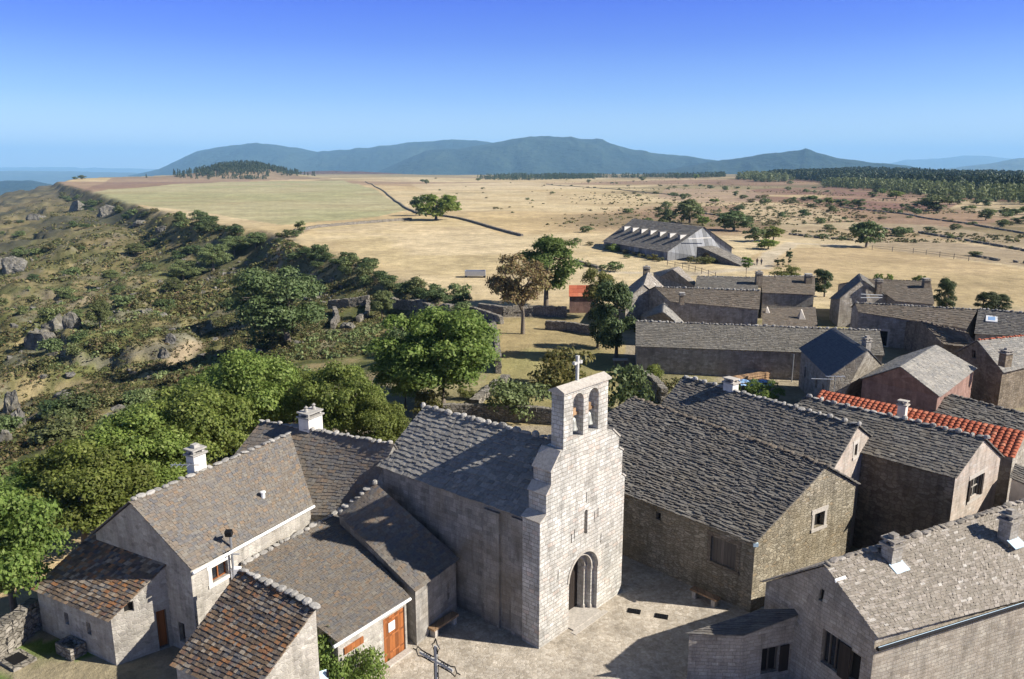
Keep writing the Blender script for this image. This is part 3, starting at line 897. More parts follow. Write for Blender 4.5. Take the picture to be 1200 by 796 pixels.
# ================================================================== HOUSES BEHIND THE BARN
gz = 6.0
gA1 = 2 * at(1007, 499, gz + 1.9) - at(1029.7, 518, gz); gA1.z = gz; gR1 = at(1007, 499, gz + 1.9); gB1 = at(1029.7, 518, gz); gR0 = at(801, 441.5, gz + 1.9)
gh, wo, W = house('stone_house', 'grey roofed house with a white chimney and one-window pale gable just behind the barn', 'house', gR0 + (gA1 - gR1), gA1, gR0, gR1, B0=gR0 + (gB1 - gR1), B1=gB1,
                  wall='pinkish', roof='roof_dark', w=.28, ex=.22, seed=22, rough=1.3, tall=.18)
cut = MB(); g = W['G1']; u0, zc = g.px(1002.8, 527.4); window(gh, g, u0 - .2, u0 + .2, zc - .35, zc + .35, cut, 'wood_old', 'dark', .2, 'coping', mull=(0, 0))
boolean(wo, cut)
chimney(gh, at(856, 460, 7.7), 7.0, 8.35, .75, .6, math.radians(127), 'render_white', 'coping', 0)
darken_shaded_side(wo, W['A'], 'oldwall')
sp = MB(); p0 = at(1030, 516, 6.05); sp.tube([p0 + V((-.2, .1, 0)), p0 + V((.25, .75, .5))], .09, 8); sp.build('flue_pipe', M['zinc'], gh)
hz = 5.6
hA1 = at(1121, 561.5, hz + .35); hR1 = at(1155, 514, hz + 1.9); hB1 = at(1177.4, 536.5, hz); hR0 = at(943, 465, hz + 1.9)
hh, wo, W = house('shuttered_house', 'grey roofed house whose sunlit gable has one window with open dark shutters', 'house', hR0 + (hA1 - hR1), hA1, hR0, hR1, B0=hR0 + (hB1 - hR1), B1=hB1,
                  wall='pinkish', roof='roof_dark', w=.28, ex=.22, seed=23, rough=1.2, tall=.18)
cut = MB(); g = W['G1']; u0, zc = g.px(1136.5, 573); u1, z2 = g.px(1148.5, 569); zc = (zc + z2) / 2
window(hh, g, min(u0, u1), max(u0, u1), zc - .62, zc + .62, cut, 'coping', 'dark', .16, 'coping', mull=(1, 1), shutters=('L', 'R'), hw=.24, smat='wood_dark')
boolean(wo, cut)
darken_shaded_side(wo, W['A'], 'oldwall')
iR1 = at(1203, 507, 6.3); iR0 = at(961.9, 457.6, 6.3); iA1 = at(1189, 538, 5.15)
ih, wo, W = house('red_tiled_house', 'house with a long red clay tile roof between the grey roofs', 'house', iR0 + (iA1 - iR1), iA1, iR0, iR1, wall='village', roof='roof_red', seed=24, tile=True, ridge=False)
chimney(ih, at(1057, 486, 6.1), 5.6, 6.75, .5, .45, math.radians(135), 'render_white', 'coping', 0)
# annex wall and white flat building beyond the shuttered house
an, wo, W = house('white_annex', 'pale rendered annex with a flat grey roof beside the shuttered house', 'annex', at(1183, 560, 4.6), at(1215, 574, 4.6), at(1190, 543, 4.8), at(1222, 556, 4.8), mono=True, wall='render_white', roof='roof_dark', ridge=False, seed=25, e=.1)

# ================================================================== BIG HOUSE AT THE RIGHT (J) AND ITS LEAN-TO (K)
jA0, jA1 = at(1027, 759, 4.2), at(1240, 693, 4.2)
jR0, jR1 = at(965.6, 662.3, 6.05), at(1240, 575, 6.05)
jB0, jB1 = at(891.6, 668.6, 4.25), at(1240, 573, 4.25)
jh, wo, W = house('granite_house', 'big coursed-granite house with a pale patched roof and two chimneys in the right foreground', 'house', jA0, jA1, jR0, jR1, B0=jB0, B1=jB1,
                  wall='brickstone', roof='roof_pale', w=.25, ex=.18, seed=31, rough=1.0, th=.03, tall=.02, ridge_mat='roof_pale')
cut = MB(); g = W['G0']


def gz_(x, y0, y1, x2):
    a_ = g.px(x, (y0 + y1) / 2); b_ = g.px(x2, (y0 + y1) / 2); zt = g.px((x + x2) / 2, y0)[1]; zb = g.px((x + x2) / 2, y1)[1]
    return min(a_[0], b_[0]), max(a_[0], b_[0]), zb, zt


u0, u1, zb, zt = gz_(962, 742, 784, 984)
window(jh, g, u0, u1, max(zb, .9), zt, cut, 'wood_old', 'glass', .2, None, mull=(2, 0), shutters=('R',) , hw=.55)
u0, u1, zb, zt = gz_(993, 764, 800, 1008)
window(jh, g, u0, u1, max(zb, .9), zt, cut, 'wood_old', 'dark', .2, None, mull=(0, 0))
u0, u1, zb, zt = gz_(958.5, 691, 705, 963.5)
window(jh, g, u0, u1, zb, zt, cut, None, 'dark', .2, None, mull=(0, 0))
boolean(wo, cut)
gu = MB(); o_ = (jA0 - jR0).xy.normalized(); o_ = V((o_.x, o_.y, 0)) * .06
gu.tube([jA0 + o_ - Z * .03, jA1 + o_ - Z * .03], .085, 8); gu.build('gutter', M['iron'], jh)
gu = MB(); gu.tube([jA0 + o_ * 1.6 + Z * .07, jA1 + o_ * 1.6 + Z * .07], .012, 6); gu.build('gutter_highlight', M['bluewhite'], jh)  # thin pale blue line painting the highlight along the dark gutter
jy = math.atan2((jR1 - jR0).y, (jR1 - jR0).x)
chimney(jh, at(1044, 655, 5.8), 5.2, 6.45, .62, .55, jy, 'chimney_grey', 'chimney_grey', 1, True)
chimney(jh, at(1181, 625, 5.8), 5.1, 6.45, .62, .55, jy, 'chimney_grey', 'chimney_grey', 1, True)
vb = MB(); c = at(985, 679, 5.75); vb.box(c, (jR1 - jR0).normalized(), (jA0 - jR0).normalized(), Z, .3, .04, .05); vb.build('vent_strip', M['white'], jh)
kA0, kA1 = at(802, 743, 2.6), at(870.7, 745.7, 2.6)
kR0, kR1 = at(892.6, 714.5, 3.25), at(957, 713, 3.25)
kt = thing('lean_to', 'low stone annex with a dark slab roof against the granite house gable', 'lean-to', (kA0.x, kA0.y, 0))
a0, a1, r1, r0 = inset(kA0, kA1, kR1, kR0, .12, .1, .06)
wo = mono_solid(a0, a1, r0, r1, -1.2).build('wall', M['brickstone'], kt)
mb = MB(); slabs(mb, kA0, kA1, kR1, kR0, .4, .3, .04, 32, .8); mb.build('roof', M['roof_dark'], kt, fix=False)
W = {'G1': Wall(a1, r1, (a1 - a0)), 'A': Wall(a0, a1, (a0 - r0))}
cut = MB(); g = W['G1']
u0 = g.px(891, 790)[0]; u1 = g.px(911, 786)[0]
if u1 - u0 > .25:
    window(kt, g, u0, min(u1, g.L - .6), .5, 1.75, cut, 'wood_old', 'dark', .2, None, mull=(1, 0), shutters=('R',), hw=.45)
    boolean(wo, cut)

# ================================================================== MIDDLE OF THE VILLAGE
lA0 = at(745, 404.7, 3.1); lR0 = at(745, 376.5, 4.95); lA1 = at(1036.6, 417, 3.1); lR1 = at(1030.7, 387.6, 4.95)
lb_, wo, W = house('long_barn', 'long low barn with an unbroken grey roof over a shaded blank wall', 'barn', lA0, lA1, lR0, lR1, wall='village', roof='roof_village', w=.32, ex=.27, seed=41, tall=.16)
dp = MB(); c = at(931, 415, 3.0); dp.tube([c + V((-.1, -.1, 0)), V((c.x - .1, c.y - .1, 0))], .06, 6); dp.build('downpipe', M['zinc'], lb_)
mR0, mR1 = at(976.5, 384, 6.3), at(1017.6, 410.5, 6.3); mA0, mA1 = at(936, 410.5, 3.8), at(971, 443, 3.8)
mh, wo, W = house('slate_house', 'house with a steep shaded blue slate roof and a television aerial', 'house', mA0, mA1, mR0, mR1, B1=at(1034, 428, 3.8), B0=2 * mR0 - mA0 - Z * 5.0 + Z * 0, wall='village', roof='roof_slate', w=.3, ex=.26, seed=42, ridge=False, rough=.4)
cut = MB(); g = W['A']
for (px_, py_) in ((957, 441), (944, 430), (965, 447)):
    u0, zc = g.px(px_, py_); window(mh, g, u0 - .3, u0 + .3, 1.5, 2.6, cut, 'wood_old', 'dark', .2, None, mull=(0, 0))
boolean(wo, cut)
chimney(mh, at(1015, 405, 6.2), 5.2, 6.6, .6, .55, .4, 'chimney_grey', 'chimney_grey', 1)
aer = MB(); c = at(978, 452, 4.2); c = V((c.x, c.y, 3.6))
aer.tube([c, c + Z * 1.5], .03, 6); aer.tube([c + Z * 1.4 - X * .8, c + Z * 1.4 + X * .8], .025, 6)
for k in range(5): aer.tube([c + Z * 1.4 + X * (-.7 + .35 * k) + Y * .35, c + Z * 1.4 + X * (-.7 + .35 * k) - Y * .35], .016, 5)
aer.tube([c + Z * 1.2 - X * 2.0, c + Z * 1.15 - X * .1], .03, 6)
aer.build('television_aerial', M['zinc'], mh)
nR0, nR1 = at(1097, 404.6, 6.0), at(1055, 430, 6.0); nA0, nA1 = at(1144.8, 432, 4.0), at(1101.7, 466, 4.0)
nh, wo, W = house('pink_walled_house', 'house with a wide pale roof and a reddish rendered gable facing the red tile roof', 'house', nA0, nA1, nR0, nR1, B1=at(1007.6, 445, 4.0), B0=at(1052, 418, 4.0), wall='redwall', roof='roof_grey', w=.33, ex=.27, seed=43, ridge=False, rough=.8)
oR0, oR1 = at(1144.8, 399, 6.0), at(1225, 391.5, 6.0); oA0, oA1 = at(1176.4, 433, 4.1), at(1232, 424.5, 4.1)
oh, wo, W = house('dark_gabled_house', 'house with a dark shaded gable and a pale roof topped by red ridge tiles', 'house', oA0, oA1, oR0, oR1, B0=at(1119, 411.7, 4.1), wall='oldwall', roof='roof_grey', w=.35, ex=.28, seed=44, rough=.7, ridge_mat='roof_red')
cut = MB(); g = W['G0']; u0, zc = g.px(1142, 415); window(oh, g, u0 - .3, u0 + .3, zc - .4, zc + .4, cut, None, 'dark', .2, None, mull=(0, 0)); boolean(wo, cut)
chimney(oh, at(1178, 423, 5.0), 4.5, 5.7, .8, .7, .3, 'oldwall', 'chimney_grey', 1)
pR0, pR1 = at(1113, 462.6, 3.6), at(1225, 492, 3.6)
ph, wo, W = house('low_lauze_shed', 'low shed with a rough dark slab roof under the wall of the dark gabled house', 'shed', at(1085, 487, 2.4), at(1200, 522, 2.4), pR0, pR1, wall='oldwall', roof='roof_dark', w=.42, ex=.28, seed=45, rough=2, tall=.1, ridge_mat='roof_dark')
qR0, qR1 = at(1001.8, 355, 5.1), at(1146, 363, 5.1); qA0, qA1 = at(1005, 374.8, 3.2), at(1133, 385.5, 3.2)
qh, wo, W = house('long_house', 'long grey roofed house with a small dark door behind the slate house', 'house', qA0, qA1, qR0, qR1, wall='village', roof='roof_brown', w=.4, ex=.33, seed=46, tall=.08, ridge_mat='roof_grey')
cut = MB(); g = W['A']; u0, zc = g.px(1035, 396); window(qh, g, u0 - .45, u0 + .45, .1, 2.0, cut, None, 'dark', .2, 'coping', mull=(0, 0), name='door'); boolean(wo, cut)
q2, wo, W = house('skylight_house', 'dark brown roof with a single white-framed skylight at the right edge of the village', 'house', at(1142, 388, 3.2), at(1230, 396, 3.2), at(1146.5, 362, 5.2), at(1235, 370, 5.2), wall='village', roof='roof_dark', w=.38, ex=.3, seed=47, tall=.16)
sl = at(1162, 375, 4.25); nn = (at(1142, 388, 3.2) - at(1146.5, 362, 5.2)).cross(at(1230, 396, 3.2) - at(1142, 388, 3.2)).normalized()
if nn.z < 0: nn = -nn
ax = (at(1230, 396, 3.2) - at(1142, 388, 3.2)).normalized(); ay = nn.cross(ax)
sk = MB(); sk.box(sl + nn * .12, ax, ay, nn, .6, .6, .08); s_ = sk.build('skylight', M['white'], q2)
sk = MB(); sk.box(sl + nn * .205, ax, ay, nn, .36, .36, .01); sk.build('skylight_pane', M['bluetarp'], s_)
cw, wo, W = house('ruined_shed', 'crumbling shed with a ragged slab verge and broken roof beside the long house', 'shed', at(1105, 404, 3.0), at(1148, 408, 3.0), at(1079, 377, 4.3), at(1134, 391, 4.3), mono=False, wall='oldwall', roof='roof_brown', w=.6, ex=.42, seed=48, rough=3, th=.08, tall=.2, ridge_mat='roof_brown')
# R
rR0, rR1 = at(1007, 320.6, 6.6), at(1010.5, 328.5, 6.6); rA0, rA1 = at(972.5, 343, 4.0), at(983, 351, 4.0)
rh, wo, W = house('gabled_house', 'tall house with a curved grey gable facing the village at the edge of the meadow', 'house', rA0, rA1, rR0, rR1, B1=at(1048, 353, 3.6), wall='village', roof='roof_village', w=.36, ex=.3, seed=49, ridge=False)
ab = MB(); c = at(1022, 349, 4.5); ab.tube([c - X * 1.6, c + X * 1.4], .06, 6); ab.tube([c - X * 1.6 + Z * .5, c + X * 1.4 + Z * .35], .05, 6); ab.build('television_aerial', M['zinc'], rh)
r2, wo, W = house('meadow_wing', 'grey roofed wing with two chimneys along the edge of the meadow', 'house', at(1049, 354.5, 3.8), at(1095, 357, 3.8), at(1014, 327.5, 5.9), at(1090.6, 330, 5.9), wall='village', roof='roof_brown', w=.4, ex=.35, seed=50, tall=.05, ridge_mat='roof_brown')
chimney(r2, at(1029, 340, 5.3), 4.6, 6.5, .75, .7, 0, 'oldwall', 'chimney_grey', 1)
chimney(r2, at(1085, 333, 5.8), 5.2, 6.3, .85, .75, 0, 'oldwall', 'chimney_grey', 0)
# S group
s1, wo, W = house('hamlet_house', 'brown roofed house with white ridge stones and shaded wall behind the long barn', 'house', at(785, 357.5, 4.0), at(889.8, 363, 4.0), at(766.8, 336.4, 6.0), at(891.4, 341, 6.0), wall='village', roof='roof_brown', w=.4, ex=.34, seed=51, tall=.2)
chimney(s1, at(799, 352, 5.0), 4.4, 5.7, .6, .55, 0, 'oldwall', 'ridge', 0)
s2, wo, W = house('end_house', 'brown roofed house ending the row nearest the meadow track, one chimney at its right', 'house', at(892.6, 345, 3.7), at(955, 346, 3.7), at(892.6, 324, 5.6), at(955, 324, 5.6), wall='village', roof='roof_brown', w=.4, ex=.34, seed=52, tall=.12)
chimney(s2, at(947, 328, 5.4), 4.8, 6.0, .95, .8, 0, 'oldwall', 'ridge', 0)
s3, wo, W = house('lower_lean_to', 'low brown lean-to roof with two small stone stacks in front of the end house', 'lean-to', at(893, 388, 1.7), at(958.5, 386, 1.7), at(893.5, 362, 3.1), at(955.6, 360, 3.1), mono=True, wall='village', roof='roof_brown', w=.42, ex=.34, seed=53, ridge=False)
for (px_, py_) in ((936, 369), (896, 366)):
    c = at(px_, py_, 2.9); k = MB(); k.add([c + V((-.1, -.5, -.8)), c + V((.9, -.5, -.8)), c + V((.9, .6, -.8)), c + V((-.1, .6, -.8)), c + V((.2, -.1, .75)), c + V((.45, .2, .75))], [(0, 1, 4), (1, 2, 5, 4), (2, 3, 5), (3, 0, 4, 5), (3, 2, 1, 0)])
    k.build('stone_stack', M['coping'], s3)
s4, wo, W = house('back_house', 'grey roofed house with a tall chimney half hidden behind the hamlet house', 'house', at(812, 346, 3.6), at(889, 349, 3.6), at(816.7, 324, 5.6), at(888, 325.5, 5.6), wall='village', roof='roof_village', w=.36, ex=.3, seed=54, tall=.1)
chimney(s4, at(888.8, 331, 5.2), 4.4, 6.5, .9, .8, 0, 'oldwall', 'chimney_grey', 1)
s5, wo, W = house('bright_roofed_house', 'small house with one very pale roof slope near the plank hangar', 'house', at(829, 337.4, 4.0), at(816.7, 338, 3.9), at(795.6, 312.5, 6.2), at(788, 316, 6.2), B1=at(773.5, 325, 4.2), wall='village', roof='roof_pale', w=.4, ex=.36, seed=55, ridge=False)
s6, wo, W = house('chimney_house', 'small house with a tall end chimney and pale roof beside the leafy dark tree', 'house', at(784, 336.5, 4.0), at(775.5, 350.5, 4.0), at(759.5, 318.5, 6.2), at(754.5, 334, 6.2), wall='village', roof='roof_pale', w=.4, ex=.36, seed=56, ridge=False)
chimney(s6, at(757.5, 320, 6.0), 5.0, 6.7, .95, .8, 0, 'oldwall', 'chimney_grey', 1)
s7, wo, W = house('steep_roof_shed', 'narrow shed with a steep pale roof between the dark tree and the long shaded wall', 'shed', at(808, 378.5, 2.6), at(800, 384, 2.6), at(778, 355, 4.4), at(777, 366, 4.4), B1=at(757, 372, 2.6), wall='village', roof='roof_grey', w=.4, ex=.36, seed=57, ridge=False)

# ================================================================== HANGAR
hA1 = at(781.7, 295.8, 2.1); hA0 = at(705.8, 281.7, 2.3); hR1 = at(825, 265.8, 7.6); hR0 = at(742.5, 256.3, 7.6); hB1 = at(860.8, 291.7, 2.0)
hg, wo, W = house('plank_hangar', 'big grey plank hangar with a dark roof and seven bright triangular dormers', 'hangar', hA0, hA1, hR0, hR1, B1=hB1, B0=hR0 + (hB1 - hR1) - Z * 0, wall='wood_grey', roof='roof_dark', w=.9, ex=.6, seed=61, ridge=False, rough=.8, e=.5, v=.3)
hup = (hR1 - hA1).normalized(); hax = (hA1 - hA0).normalized(); hout = V((hax.y, -hax.x, 0))
hn_ = hax.cross(hup).normalized()
if hn_.z < 0: hn_ = -hn_


def on_slope(px, py):
    d = ray(px, py); return CAM + d * ((hA1 - CAM).dot(hn_) / d.dot(hn_))


s0_, s1_ = on_slope(730.5, 270.5), on_slope(795.5, 281)
for k in range(7):
    f0 = s0_.lerp(s1_, k / 6) + hn_ * .05; hh = 1.15; bk = hup * (hh / hup.z)
    a_, b_ = f0 - hax * .5, f0 + hax * .5
    d_ = MB(); d_.prism([a_ + Z * hh - hup * .25 * 0 + hout * .2, b_ + Z * hh + hout * .2 + hax * .1, b_ + bk + hax * .1, a_ + bk], Z * .1)
    do = d_.build('dormer', M['roof_dark'], hg)
    q_ = MB(); q_.prism([a_, b_, b_ + Z * (hh - .01), a_ + Z * (hh - .01)], hout * -.08); q_.build('dormer_front', M['wood_grey'], do)
    for c_ in (a_ + hax * .08, b_):
        q_ = MB(); q_.prism([c_ - hout * .09, c_ + Z * (hh - .012) - hout * .09, c_ + bk * .985], hax * -.08); q_.build('dormer_cheek', M['wood_pale'], do)  # cheeks get paler boards than the front, their sunlit look put into colour
g = W['G1']; bd = MB(); g.box(bd, g.L * .30, g.L * .66, 4.95, 5.2, .01, .08); bd.build('white_beam', M['wood_pale'], hg)
# barn ramp
rp = thing('barn_ramp', 'sloping stone ramp with a dark passage against the plank hangar gable', 'ramp', (0, 0, 0))
p0, p1 = at(826, 300, 0), at(868, 313, 0)
t0_, t1_ = at(822, 290.5, 3.2), at(869, 312, .1)
ax_ = V((t1_.x - t0_.x, t1_.y - t0_.y, 0)).normalized(); ay_ = V((-ax_.y, ax_.x, 0))
rm_ = MB(); L_ = (t1_ - t0_).xy.length
s_ = V((t0_.x, t0_.y, 0)) - ax_ * 1.5
q = [s_ - Z * 1, s_ + ax_ * (L_ + 1.5) - Z, s_ + ax_ * (L_ + 1.5) + Z * .1, s_ + ax_ * 2.0 + Z * 3.1, s_ + Z * 3.2]
rm_.prism(q, ay_ * 4.5)
ro = rm_.build('ramp_body', M['drystone'], rp)
cut = MB()
ap = []
for k in range(13):
    a_ = math.pi * k / 12; ap.append(s_ + ax_ * (3.2 + 1.6 * math.cos(a_)) + Z * (.7 + 1.5 * math.sin(a_)) - ay_ * .5)
ap = [s_ + ax_ * 4.8 - Z * .5 - ay_ * .5] + ap + [s_ + ax_ * 1.6 - Z * .5 - ay_ * .5]
cut.prism(ap, ay_ * 5.6); boolean(ro, cut)
tb = MB(); tb.prism([s_ + ax_ * .2 + Z * 3.21 - ay_ * .2, s_ + ax_ * 2.0 + Z * 3.12 - ay_ * .2, s_ + ax_ * (L_ + 1.45) + Z * .12 - ay_ * .2, s_ + ax_ * (L_ + 1.45) + Z * .26 - ay_ * .2, s_ + ax_ * 2.0 + Z * 3.28 - ay_ * .2, s_ + ax_ * .2 + Z * 3.37 - ay_ * .2], ay_ * 4.9)
tb.build('ramp_deck', M['drystone'], rp)
# red hut
cR = at(666.6, 334.4, 4.2); 
hu, wo, W = house('red_roofed_hut', 'small wooden hut with a single rusty red roof behind the two tall garden trees', 'hut', at(666.6, 347.8, 2.6), at(702, 347.8, 2.6), at(666.6, 334.4, 4.0), at(702, 334.4, 4.0), mono=True, wall='redwall', roof='roof_red', w=.8, ex=.8, seed=62, ridge=False, rough=.2)
# ================================================================== GROUND
def make_terrain():
    na = 960; ang = np.radians(np.linspace(-68, 68, na))
    rs = np.concatenate([np.linspace(6, 20, 14, endpoint=False), np.exp(np.linspace(math.log(20), math.log(1400), 400, endpoint=False)), np.exp(np.linspace(math.log(1400), math.log(40000), 110))])
    A, Rr = np.meshgrid(ang, rs)
    x = Rr * np.sin(A); y = Rr * np.cos(A)
    z = tz(x, y)
    nr = len(rs)
    co = np.stack([x, y, z], -1).reshape(-1, 3)
    idx = np.arange(nr * na).reshape(nr, na)
    f = np.stack([idx[:-1, :-1], idx[:-1, 1:], idx[1:, 1:], idx[1:, :-1]], -1).reshape(-1, 4)
    me = bpy.data.meshes.new('ground')
    me.vertices.add(len(co)); me.vertices.foreach_set('co', co.ravel())
    me.loops.add(f.size); me.loops.foreach_set('vertex_index', f.ravel().astype(np.int32))
    me.polygons.add(len(f)); me.polygons.foreach_set('loop_start', np.arange(0, f.size, 4, dtype=np.int32)); me.polygons.foreach_set('loop_total', np.full(len(f), 4, np.int32))
    me.update(); me.validate()
    # ---- what covers the ground
    x = x.ravel(); y = y.ravel(); zz = z.ravel()
    d = rimdist(x, y); r = np.hypot(x, y)

    def inpoly(px):
        P = [at(a, b, 0) for a, b in px]; ins = np.zeros(len(x), bool); n = len(P)
        for i in range(n):
            a, b = P[i], P[(i + 1) % n]
            c = ((a.y > y) != (b.y > y)) & (x < (b.x - a.x) * (y - a.y) / (b.y - a.y + 1e-12) + a.x)
            ins ^= c
        return ins
    C = np.empty((len(x), 3))

    def put(m, col):
        m = np.clip(m, 0, 1)[:, None]
        C[:] = C * (1 - m) + np.array(col) * m
    C[:] = (.515, .415, .25)
    n1 = fbm(x / 160, y / 160, 31); n2 = fbm(x / 45, y / 45, 32); n3 = fbm(x / 9, y / 9, 33); n4 = fbm(x / 700, y / 420, 34)
    n0 = fbm(x / 3, y / 3, 30, 3)
    put(sst(.45, .62, n1) * .6, (.46, .335, .17))
    put(sst(.52, .7, n2) * .45, (.41, .315, .16))
    # moor with heather, right and far
    az = np.degrees(np.arctan2(x, y))
    moor = sst(4, 14, az + (n1 - .5) * 16) * sst(230, 300, r + (n2 - .5) * 90)
    put(moor * .35, (.36, .27, .16)); put(moor * sst(.44, .56, n1 * .5 + n2 * .5) * .85, (.27, .205, .12))
    put(moor * sst(.47, .58, fbm(x / 220, y / 130, 37)) * .8, (.23, .145, .10))
    put(moor * sst(.55, .62, n2) * .5, (.13, .125, .055))
    far = sst(480, 900, r)
    put(far * sst(.50, .58, n4) * .7, (.21, .125, .09))
    put(far * sst(.55, .62, fbm(x / 300, y / 200, 38)) * .6, (.15, .13, .07))
    put(inpoly([(850, 244), (880, 222), (1000, 216), (1200, 224), (1230, 242), (1120, 240), (1000, 248)]) * sst(.3, .5, n2) * .85, (.20, .115, .085))
    put(inpoly([(95, 223), (135, 208.5), (300, 206.5), (390, 209), (260, 212), (140, 223)]) * (.45 + .4 * n1), (.20, .125, .10))
    put(sst(1500, 2400, r) * .6, (.25, .21, .12))
    put(sst(2500, 3600, r), (.07, .085, .045))
    # mown fields at the left
    gf = inpoly([(72, 233), (130, 222), (262, 212.5), (402, 211), (440, 222), (478, 247), (440, 256), (330, 266), (228, 249), (150, 238)])
    st_ = .5 + .5 * np.sin((x * .93 + y * .36) / 6.5)
    put(gf * 1.0, (.36, .325, .185)); put(gf * (.15 + .35 * st_) * n2 * 1.2, (.42, .37, .22)); put(gf * sst(.45, .62, n1) * .6, (.295, .295, .15))
    f2 = inpoly([(360, 268), (480, 259), (535, 257), (610, 283), (610, 300), (560, 330), (500, 322), (420, 298)])
    put(f2 * .8, (.52, .42, .26)); put(f2 * sst(.48, .62, n2) * .5, (.43, .34, .17))
    for pl_, cl_ in (([(1030, 272), (1240, 299), (1240, 316), (1130, 303), (1060, 296), (1010, 287)], (.27, .215, .15)), ([(905, 262), (1000, 258), (1040, 268), (1010, 286), (930, 283)], (.43, .35, .22)), ([(1000, 258), (1090, 262), (1240, 287), (1240, 299), (1040, 268)], (.33, .27, .175)),
                     ([(880, 236), (960, 244), (1000, 256), (905, 262), (860, 250)], (.47, .38, .235)), ([(980, 222), (1130, 236), (1090, 250), (1000, 246), (960, 236)], (.20, .115, .09)), ([(1140, 243), (1240, 248), (1240, 258), (1150, 252)], (.42, .34, .22)), ([(780, 221), (880, 222), (905, 236), (840, 240), (770, 232)], (.33, .24, .17)), ([(640, 224), (760, 232), (740, 244), (640, 238)], (.46, .36, .21)), ([(480, 215), (620, 213), (700, 218), (600, 226), (500, 224)], (.53, .43, .27))):
        put(inpoly(pl_) * (.55 + .4 * n2), cl_)
    # meadow in front of the track, right
    md = inpoly([(880, 300), (905, 291), (1010, 288), (1130, 304), (1230, 318), (1230, 380), (1000, 350), (940, 330), (880, 318)])
    put(md * 1., (.44, .335, .19)); put(md * sst(.45, .6, n2) * .6, (.37, .29, .155)); put(md * sst(.5, .62, n1) * .4, (.47, .38, .23))
    # village ground, dusty with thin grass
    vil = sst(-26, -14, x - (y - 40) * -.0) * (1 - sst(112, 128, y)) * sst(-12, 0, -d + 12 - 10) 
    put(vil * (1 - sst(0, 3, d)), (.30, .255, .185))
    put(vil * (1 - sst(0, 3, d)) * sst(.45, .6, n3) * .8, (.235, .215, .10))
    gl = inpoly([(560, 500), (575, 420), (575, 372), (690, 372), (735, 400), (720, 470), (640, 500)])
    put(gl * .9, (.34, .27, .135)); put(gl * sst(.45, .6, n3) * .6, (.22, .22, .085))
    yard = inpoly([(-60, 830), (-20, 745), (140, 740), (190, 800), (150, 860)])
    put(yard, (.30, .255, .165)); put(inpoly([(-60, 800), (0, 768), (140, 752), (150, 772), (60, 790), (-40, 830)]) * sst(.2, .4, n0), (.115, .18, .038))
    # gorge side: dry grass, heath and bare rock
    s = sst(0, 7, d)
    put(s, (.28, .225, .115))
    put(s * sst(.38, .54, n3 * .6 + n2 * .4), (.15, .155, .055))
    put(s * sst(.56, .66, n2 * .6 + fbm(x / 14, y / 14, 40) * .4) * .8, (.34, .265, .145))
    put(s * sst(.5, .6, fbm(x / 2.4, y / 2.4, 46)) * .6, (.11, .115, .042))
    put(s * sst(.56, .66, fbm(x / 4, y / 4, 41)) * .9, (.075, .085, .03))
    l = fbm(x / 35 + 9, y / 35, 11, 3)
    put(s * (sst(.555, .565, l) * (1 - sst(.582, .595, l))) * .7 * sst(.4, .6, n3), (.17, .155, .13))
    put(s * sst(.62, .7, fbm(x / 7, y / 11, 42)) * .5, (.21, .19, .16))
    put(s * sst(600, 1100, r) * .6, (.16, .14, .085))
    put(s * sst(250, 500, r) * .55, (.13, .11, .065)); put(s * sst(200, 400, r) * sst(.5, .6, fbm(x / 28, y / 28, 44)) * .8, (.07, .07, .05))
    put(sst(-4, 3, d) * (1 - sst(16, 34, d)) * sst(150, 200, r) * (1 - sst(900, 1300, r)) * sst(.42, .58, n3 * .5 + n2 * .5) * .75, (.085, .085, .048))
    low = sst(90, 160, d)
    put(low * .75, (.07, .085, .035))
    # worn paths on the gorge side
    for pl_ in ([(130, 455), (205, 425), (280, 382), (330, 372), (375, 400)], [(250, 360), (300, 345), (360, 268)]):
        P = [ground_at(*q) for q in pl_]
        for a, b in zip(P, P[1:]):
            ex, ey = b.x - a.x, b.y - a.y
            t = np.clip(((x - a.x) * ex + (y - a.y) * ey) / (ex * ex + ey * ey), 0, 1)
            dd = np.hypot(x - a.x - t * ex, y - a.y - t * ey) + (n3 - .5) * 2
            put((1 - sst(.8, 2.2, dd)) * .85, (.37, .29, .19))
    # track past the hangar
    P = [ground_at(*q) for q in ((700, 318), (800, 322), (890, 314), (905, 297), (930, 285), (1010, 288))]
    for a, b in zip(P, P[1:]):
        ex, ey = b.x - a.x, b.y - a.y
        t = np.clip(((x - a.x) * ex + (y - a.y) * ey) / (ex * ex + ey * ey), 0, 1)
        dd = np.hypot(x - a.x - t * ex, y - a.y - t * ey) + (n3 - .5) * 2
        put((1 - sst(1.5, 3, dd)) * .85, (.47, .40, .29))
    at_ = me.attributes.new('cover', 'FLOAT_COLOR', 'POINT')
    c4 = np.ones((len(x), 4)); c4[:, :3] = C; at_.data.foreach_set('color', c4.ravel())
    me.shade_smooth()
    t = NT('ground_cover')
    a_ = t.n('ShaderNodeAttribute', attribute_name='cover').outputs['Color']
    p = world_coord(t)
    f1 = t.noise(p, .35, 6, .65); f2_ = t.noise(p, 3.0, 6, .7); f3 = t.noise(p, .045, 5, .6)
    c = t.mix(1., a_, t.ramp(f1.outputs[0], [(.28, .72), (.72, 1.24)]), 'MULTIPLY')
    c = t.mix(1., c, t.ramp(f2_.outputs[0], [(.25, .68), (.75, 1.28)]), 'MULTIPLY')
    c = t.mix(1., c, t.ramp(f3.outputs[0], [(.3, .78), (.7, 1.16)]), 'MULTIPLY')
    f6 = t.noise(p, .16, 5, .7); c = t.mix(1., c, t.ramp(f6.outputs[0], [(.3, .82), (.7, 1.15)]), 'MULTIPLY')
    f5 = t.noise(p, .012, 6, .68)
